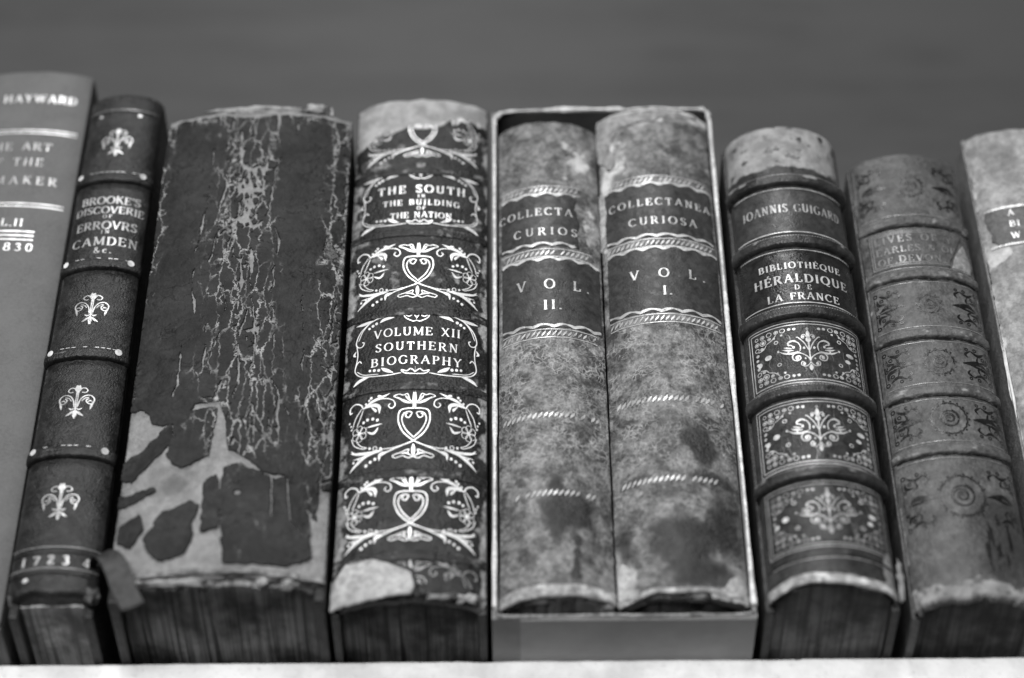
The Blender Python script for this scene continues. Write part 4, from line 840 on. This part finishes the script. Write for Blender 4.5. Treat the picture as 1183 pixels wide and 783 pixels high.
def book_panel():
    b = thing('gilt_panel_book', 'round-backed dark book with five raised bands and gilt panels lettered BIBLIOTHÈQUE HÉRALDIQUE', 'book', (96.6, -15, 0))
    sp = Spine(20.8, 11.0, 2.6, 202, .22, (1.6, .3), 81)
    def worn(S, Z):
        return smooth(178, 181, Z + 1.5 * fbm(S / 4, Z / 4, 3, 3)) * (.75 + .45 * fbm(S / 3, Z / 3, 4, 4)) + .75 * smooth(4.6, 3.0, Z + 1.3 * fbm(S / 4, Z / 4, 5, 3)) + blob(S, Z, (20, 8), (3.5, 9), .9, 6)
    m = leather('brown_morocco', .016, .038, worn=.22, mott=110, grain=1700, rough=(.26, .46), bump=.35, scuff=.10, seed=6.1)
    sp.build(m, b, worn, roll=2.4, ext=3.5)
    body(b, sp, leather('morocco_board', .015, .035, worn=.2, seed=6.6), pages('panel_book_leaves', .13, .19, 900), seed=8, tail=2.2, bulge=.1)
    lab = leather('black_label', .012, .02, worn=.1, mott=90, rough=(.22, .4), bump=.2, scuff=.04, seed=7.); lab2 = leather('grey_label', .028, .045, worn=.15, mott=90, rough=(.3, .5), bump=.2, scuff=.05, seed=7.7)
    g = gilt('morocco_gilt', .62, .05, .37, 1000, .55); gl = gilt('morocco_letter_gilt', .62, .06, .33, 900); gd = gilt('morocco_dull_gilt', .34, .05, .43, 800)
    for z in (173.2, 143.6, 111.0, 77.0, 43.2):
        bo = sp.band(z, m, b, 2.7, 2.9, worn=lambda S, T: .34 * smooth(.6, .1, np.abs(T - .35)) + .5 * fbm(S / 4, T * .5, int(z), 3))  # gloss along the crest painted as a pale tone, over uneven rubbing
        p = Pen()
        for q in np.arange(-19, 18, .85): p.seg(q, z + .2, q + .5, z + .2, .3, .3)
        p.lay(sp, gd, bo, 'gilt_rule', 2.8)
    for z0, z1, mt, tx in ((147.4, 169.4, lab2, (('JOANNIS GUIGARD', 157.4, 4.0, 36, .2),)), (114.6, 139.8, lab, (('BIBLIOTHÈQUE', 130.8, 2.8, 28.5, .6), ('HÉRALDIQUE', 124.2, 3.8, 33, .6), ('DE', 121.0, 2.1, 5.6, .6), ('LA FRANCE', 116.4, 3.2, 24.5, .6)))):
        L = masked_sheet(sp, -22.5, 22.5, z0 - .6, z1 + .6, .5, lambda S, Z: np.minimum(21.9 - np.abs(S), np.minimum(Z - z0, z1 - Z)), .22, mt, b, 'title_label')[0]
        for z in (z0 + .5, z1 - .5):
            p = Pen(); p.strip(np.stack([np.linspace(-21, 21, 60), np.full(60, z)], 1), .4); p.lay(sp, gl, L, 'gilt_rule', .34)
        p = Pen()
        for t, z, h, wd, sx in tx: p.text(t, sx, z, h, wd, bold=.2 if mt is lab else .17, squash=1.0 if mt is lab else .72)
        p.lay(sp, gl if mt is lab else gilt('joannis_gilt', .45, .08, .43, 800), L, 'lettering', .36)
    for i, (z0, z1) in enumerate(((80.4, 106.6), (46.6, 73.2), (14.6, 39.6))):
        gg = g if i < 2 else gilt('tail_panel_gilt', .40, .06, .38, 700, .55)
        p = Pen()
        for k, o in enumerate((0, 1.15)):
            x = 20.6 - o; a_, c_ = z0 + o, z1 - o
            for q in ((-x, a_, x, a_), (-x, c_, x, c_), (-x, a_, -x, c_), (x, a_, x, c_)): p.seg(*q, .34, 1.0)
        p.lay(sp, gg, b, 'gilt_frame')
        p = Pen()
        for sx, sz in ((-1, -1), (1, -1), (-1, 1), (1, 1)): corner(p, -sx * 19.0, (z0 + 1.6) if sz > 0 else (z1 - 1.6), sx, sz, 1.08)
        p.lay(sp, gg, b, 'corner_scroll')
        p = Pen(); p.draw(PANEL_FLEURON, .2, (z0 + z1) / 2 - .4, .046, (z1 - z0) / 26 * .063, ws=.037, rot=random.uniform(-.025, .025)); p.lay(sp, gg, b, 'gilt_fleuron')
        p = Pen()
        for sx, dz, rx, ry in ((-13.6, .2, 1.25, 1.1), (-16.8, -1.6, .9, 1.0), (14.6, 1.0, 1.6, .9), (13.4, -2.0, 1.1, .8)): p.dot(sx, (z0 + z1) / 2 + dz, rx, ry)
        for sx, dz in ((-10.4, 5.6), (-10, -4.2), (10.8, 5.6), (10.4, -4.6)): p.ring(sx, (z0 + z1) / 2 + dz, .65, .3, n=10)
        p.lay(sp, gilt('gilt_spot%d' % i, .75, .05, .25), b, 'gilt_dot')
    # fine surface cracks in the tail and first panels, as thin raised flaking lines
    rs = np.random.RandomState(5); p = Pen()
    for z0, z1, n in ((80, 106, 9), (47, 72, 9), (15, 39, 16)):
        for k in range(n):
            s_ = rs.uniform(-14, 20) if z0 > 20 else rs.uniform(4, 20); z_ = rs.uniform(z0 + 6, z1 - 2); ln = rs.uniform(3, 9)
            p.line([(s_, z_), (s_ + rs.uniform(-.5, .9), z_ - ln * .4), (s_ + rs.uniform(0, 1.6), z_ - ln * .75), (s_ + rs.uniform(0, 2), max(z0, z_ - ln))], .28, 'l', 4)
    p.lay(sp, gilt('crack_edges', .2, .04, .42), b, 'leather_crack', .1)
    sp.band(11.6, m, b, .6, .5, worn=lambda S, T: .3 + 0 * S, name='tail_rule')
    p = Pen(); p.strip(np.stack([np.linspace(-20, 20, 60), np.full(60, 10.4)], 1), .35); p.lay(sp, gd, b, 'gilt_rule')
    sp.band(3.0, leather('worn_tail', .18, .34, worn=.55, mott=300, seed=9.), b, 1.9, .9, worn=lambda S, T: .35 + .6 * fbm(S / 4, T, 5, 3), name='tail_cap', wob=1.5)
    frag(b, (21.0, 10.2, 9.5), 2.0, plain('lifted_joint', .2, .7, .4), 'lifted_leather', 63, (.6, .7, 3.2))
book_panel()

# ================================================================== BOOK 7: brown calf with dark tooled rosettes
def book_rosette():
    b = thing('rosette_book', 'faded calf book with dark tooled rosettes and a torn label reading OF DEVON', 'book', (140.5, -6, 0))
    sp = Spine(19.8, 6.2, 2.0, 195.8, .4, (2.2, .6), 91)
    def worn(S, Z): return .95 * smooth(8.5, 6.5, Z + 4.5 * fbm(S / 3.2, Z / 3.2, 5, 5)) * (.75 + .7 * fbm(S / 2, Z / 2, 15, 3)) + .45 * smooth(.9, 1.04, np.abs(S) / sp.sh + .08 * fbm(S, Z / 8, 4, 3)) + .3 * smooth(.05, .5, fbm(S / 5, Z / 7, 6, 4))
    def stain(S, Z): return blob(S, Z, (12, 27), (8, 14), .8, 5, .8) + blob(S, Z, (13, 188), (7, 8), .6, 6, .8) + blob(S, Z, (-10, 180), (10, 3), .35, 7, .8) + .3 * smooth(60, 20, Z) + blob(S, Z, (6, 12), (6, 3), .6, 8)
    m = leather('faded_calf', .045, .105, worn=.22, stain=.025, mott=100, grain=1100, rough=(.42, .6), bump=.5, scuff=.1, seed=10.3, lo=.3, hi=.7)
    sp.build(m, b, worn, stain, roll=1.4, ext=4)
    body(b, sp, leather('faded_calf_board', .05, .09, worn=.3, seed=11.), pages('rosette_book_leaves', .075, .11, 900), seed=9, tail=3.0, bulge=.15)
    dk = gilt('blackened_tooling', .014, .07, .40, 600); gt = gilt('faded_gilt', .26, .09, .42, 700)
    for z in (161.3, 136.2, 109, 84, 59.4):
        bo = sp.band(z, m, b, 2.0, 1.8, worn=lambda S, T: .32 + .5 * fbm(S / 3, T, int(z), 3), wob=.5)
        p = Pen(); S_ = np.linspace(-19, 19, 80)
        p.strip(np.stack([S_, z - 2.2 + .3 * fbm(S_ / 4, S_ * 0 + z, 3, 3)], 1), np.clip(.8 + 1.6 * fbm(S_ / 3, S_ * 0 + z, 8, 3), .1, 2)); p.lay(sp, dk, bo, 'band_shade_line', .25)  # uneven dark line painted below each raised band as its shade
        p = Pen()
        for dz in (3.4, -3.6): p.strip(np.stack([S_, S_ * 0 + z + dz], 1), .3)
        p.lay(sp, gt, b, 'faded_rule')
    for i, (z0, z1) in enumerate(((139.6, 158),)):
        pl = [(-17.4, 140.4), (-17.4, 157.2), (-6, 157.6), (10, 157.6), (16.4, 157.0), (12.6, 148.5), (10.4, 143.6), (9.4, 140.2)]
        L = masked_sheet(sp, -18.5, 18, 139, 159, .4, lambda S, Z: poly_sd(S, Z, pl) + .35 * fbm(S / 2, Z / 2, 3, 3), .3, leather('faded_label', .05, .075, worn=.16, mott=120, seed=12.), b, 'title_label')[0]
        p = Pen()
        for o in (.7, 1.5):
            p.seg(-17.4 + o, 140.4 + o, 10 - o * .6, 140.4 + o, .3); p.seg(-17.4 + o, 157.2 - o, 15 - o, 157.3 - o, .3); p.seg(-17.4 + o, 140.4 + o, -17.4 + o, 157.2 - o, .3)
        p.lay(sp, gt, L, 'faded_rule', .4)
        p = Pen(); p.text('LIVES OF Y', -1.6, 151.8, 3.1, 27, bold=.22); p.text('EARLES & OF', -1.2, 147.0, 3.0, 27.5, bold=.22); p.text('OF.DEVON.', -3.2, 142.2, 3.0, 23, bold=.22)
        p.lay(sp, gilt('label_letter_gilt', .22, .06, .43, 900), L, 'lettering', .42)
        masked_sheet(sp, 8, 21, 138, 155, .4, lambda S, Z: poly_sd(S, Z, [(10.6, 140.4), (11.4, 143.6), (13.4, 148.4), (16.8, 153.6), (19.6, 146), (18, 139.6)]) + .5 * fbm(S / 2, Z / 2, 3, 3), .14, leather('label_scar', .16, .24, worn=.3, mott=200, seed=13.), b, 'label_scar')
    for z0, z1, ro in ((112, 133, .7), (87, 106, .9), (62.5, 81.5, 1.1), (30, 56.5, 1.35), (166, 192, .8)):
        zc = (z0 + z1) / 2 if z0 != 30 else 40.5; hh = min(z1 - z0, 21)
        p = Pen(); ht = (z1 - z0) / 2 - 2.4
        for sx, sz in ((-1, -1), (1, -1), (-1, 1), (1, 1)):
            for q in ((3.0, 2.0, 5.6, 3.6, 8.4, 2.2, .9), (8.2, 2.2, 10.2, 3.8, 9.4, 5.4, .7), (2.2, 3.6, 2.6, 6.0, 5.2, 6.4, .9), (5.6, 4.0, 6.2, 6.2, 4.6, 7.6, .6)):
                p.line([(sx * (19.6 - q[0]), zc - sz * (ht - q[1] + 1)), (sx * (19.6 - q[2]), zc - sz * (ht - q[3] + 1)), (sx * (19.6 - q[4]), zc - sz * (ht - q[5] + 1))], q[6] * 1.3, 'l', 5)
            for q in ((1.8, 1.6, .7), (6.6, 1.6, .55), (9.6, 1.7, .5), (3.8, 4.6, .6), (1.9, 7.4, .5)): p.ring(sx * (19.6 - q[0]), zc - sz * (ht - q[1] + 1), q[2], .4, n=10)
        for sx in (-1, 1):
            p.line([(sx * 17, zc - .6), (sx * 14, zc + .9), (sx * 11, zc + .3), (sx * 8, zc)], 1.9, 'l', 5); p.line([(sx * 17, zc - 1.2), (sx * 13.5, zc - 1.0), (sx * 10, zc - .3)], .8, 'l', 5)
            p.seg(sx * 18.4, zc - ht, sx * 18.4, zc + ht, .25)
        p.lay(sp, dk, b, 'tooled_spray', .14)
        p = Pen(); r = 5.0 * ro; a = np.linspace(0, 2 * np.pi, 90)
        p.strip(np.stack([.2 + (r + .32 * np.abs(np.sin(a * 9))) * np.cos(a), zc + (r + .32 * np.abs(np.sin(a * 9))) * 1.12 * np.sin(a)], 1), .55)
        for k in range(18): p.dot(.2 + (r + .9) * math.cos(k * math.pi / 9), zc + (r + .9) * 1.12 * math.sin(k * math.pi / 9), .42)
        p.ring(.2, zc, r * .52, .5, r * .58, n=24); p.ring(.2, zc, r * .24, .4, n=14)
        a = np.linspace(0, 4.4 * np.pi, 50); p.strip(np.stack([.2 + r * .045 * a * np.cos(a), zc + r * .05 * a * np.sin(a)], 1), .4)
        p.lay(sp, gilt('rosette_tooling_%d' % z0, .02, .07, .50 if ro < 1 else .38, 500), b, 'tooled_rosette', .14)
    frag(b, (-17.5, 6.2, 2.5), 2.2, leather('loose_corner', .06, .12, worn=.3), 'lifted_leather', 71, (.7, .8, 1.5))
    rs = np.random.RandomState(8); p = Pen()
    for k in range(16):
        s_ = rs.uniform(5, 19); z_ = rs.uniform(12, 38); p.line([(s_, z_), (s_ + rs.uniform(-.6, .6), z_ - 3), (s_ + rs.uniform(-.6, 1), z_ - rs.uniform(5, 11))], .9, 'l', 4)
    p.lay(sp, dk, b, 'leather_crack', .13)
book_rosette()

# ================================================================== BOOK 8: pale vellum-like book, cut by the picture's edge
def book_pale():
    b = thing('pale_calf_book', 'pale worn calf book with a small dark title label, standing next to the rosette book', 'book', (186.2, -4, 0))
    sp = Spine(22.0, 5.0, .8, 212, .4, (.6, .6), 95)
    def worn(S, Z): return .6 * smooth(.75, 1., np.abs(S) / sp.sh) * (.6 + .8 * fbm(S / 4, Z / 7, 3, 3)) + .3 * smooth(172, 178, Z) * (.6 + fbm(S / 5, Z / 6, 4, 3)) + blob(S, Z, (-17, 151), (4, 4), 1, 5)
    m = leather('pale_calf', .15, .27, worn=.42, stain=.05, mott=90, grain=1000, rough=(.5, .7), bump=.4, seed=14.2, scuff=.1)
    sp.build(m, b, worn, lambda S, Z: .5 * blob(S, Z, (-10, 192), (7, 10), 1, 4, .9) + .4 * blob(S, Z, (-14, 120), (5, 16), 1, 6, .9), roll=3.2, ext=6)
    body(b, sp, leather('pale_calf_board', .13, .2, worn=.55, mott=140, seed=15.), pages('pale_book_leaves', .2, .3), seed=10)
    g = gilt('pale_book_gilt', .6, .15, .38)
    pl = [(-20.4, 169), (-19.6, 164), (-18.8, 160), (-19.4, 157), (-16.8, 154), (19, 154), (19, 171), (-20.2, 171)]
    L = masked_sheet(sp, -22, 20, 152.5, 172.5, .45, lambda S, Z: poly_sd(S, Z, pl) + .6 * fbm(S / 2.5, Z / 2.5, 4, 3), .3, leather('grey_title_label', .07, .10, worn=.2, mott=100, seed=16.), b, 'title_label')[0]
    p = Pen()
    for z in (171.4, 153.6):
        for q in np.arange(-19.6, 18, 1.0): p.dot(q, z, .55)
    p.lay(sp, g, L, 'beaded_rule', .42)
    p = Pen(); p.text('A', -11.0, 167.0, 2.8, bold=.2); p.text('BI', -10.4, 161.6, 3.0, bold=.2); p.text('W', -10.8, 156.0, 3.0, bold=.2); p.lay(sp, g, L, 'lettering', .42)
    frag(b, (-21.6, 5.8, 96), 1.2, plain('chipped_edge', .55, .7), 'chipped_board_edge', 81, (.5, .8, 12))
book_pale()
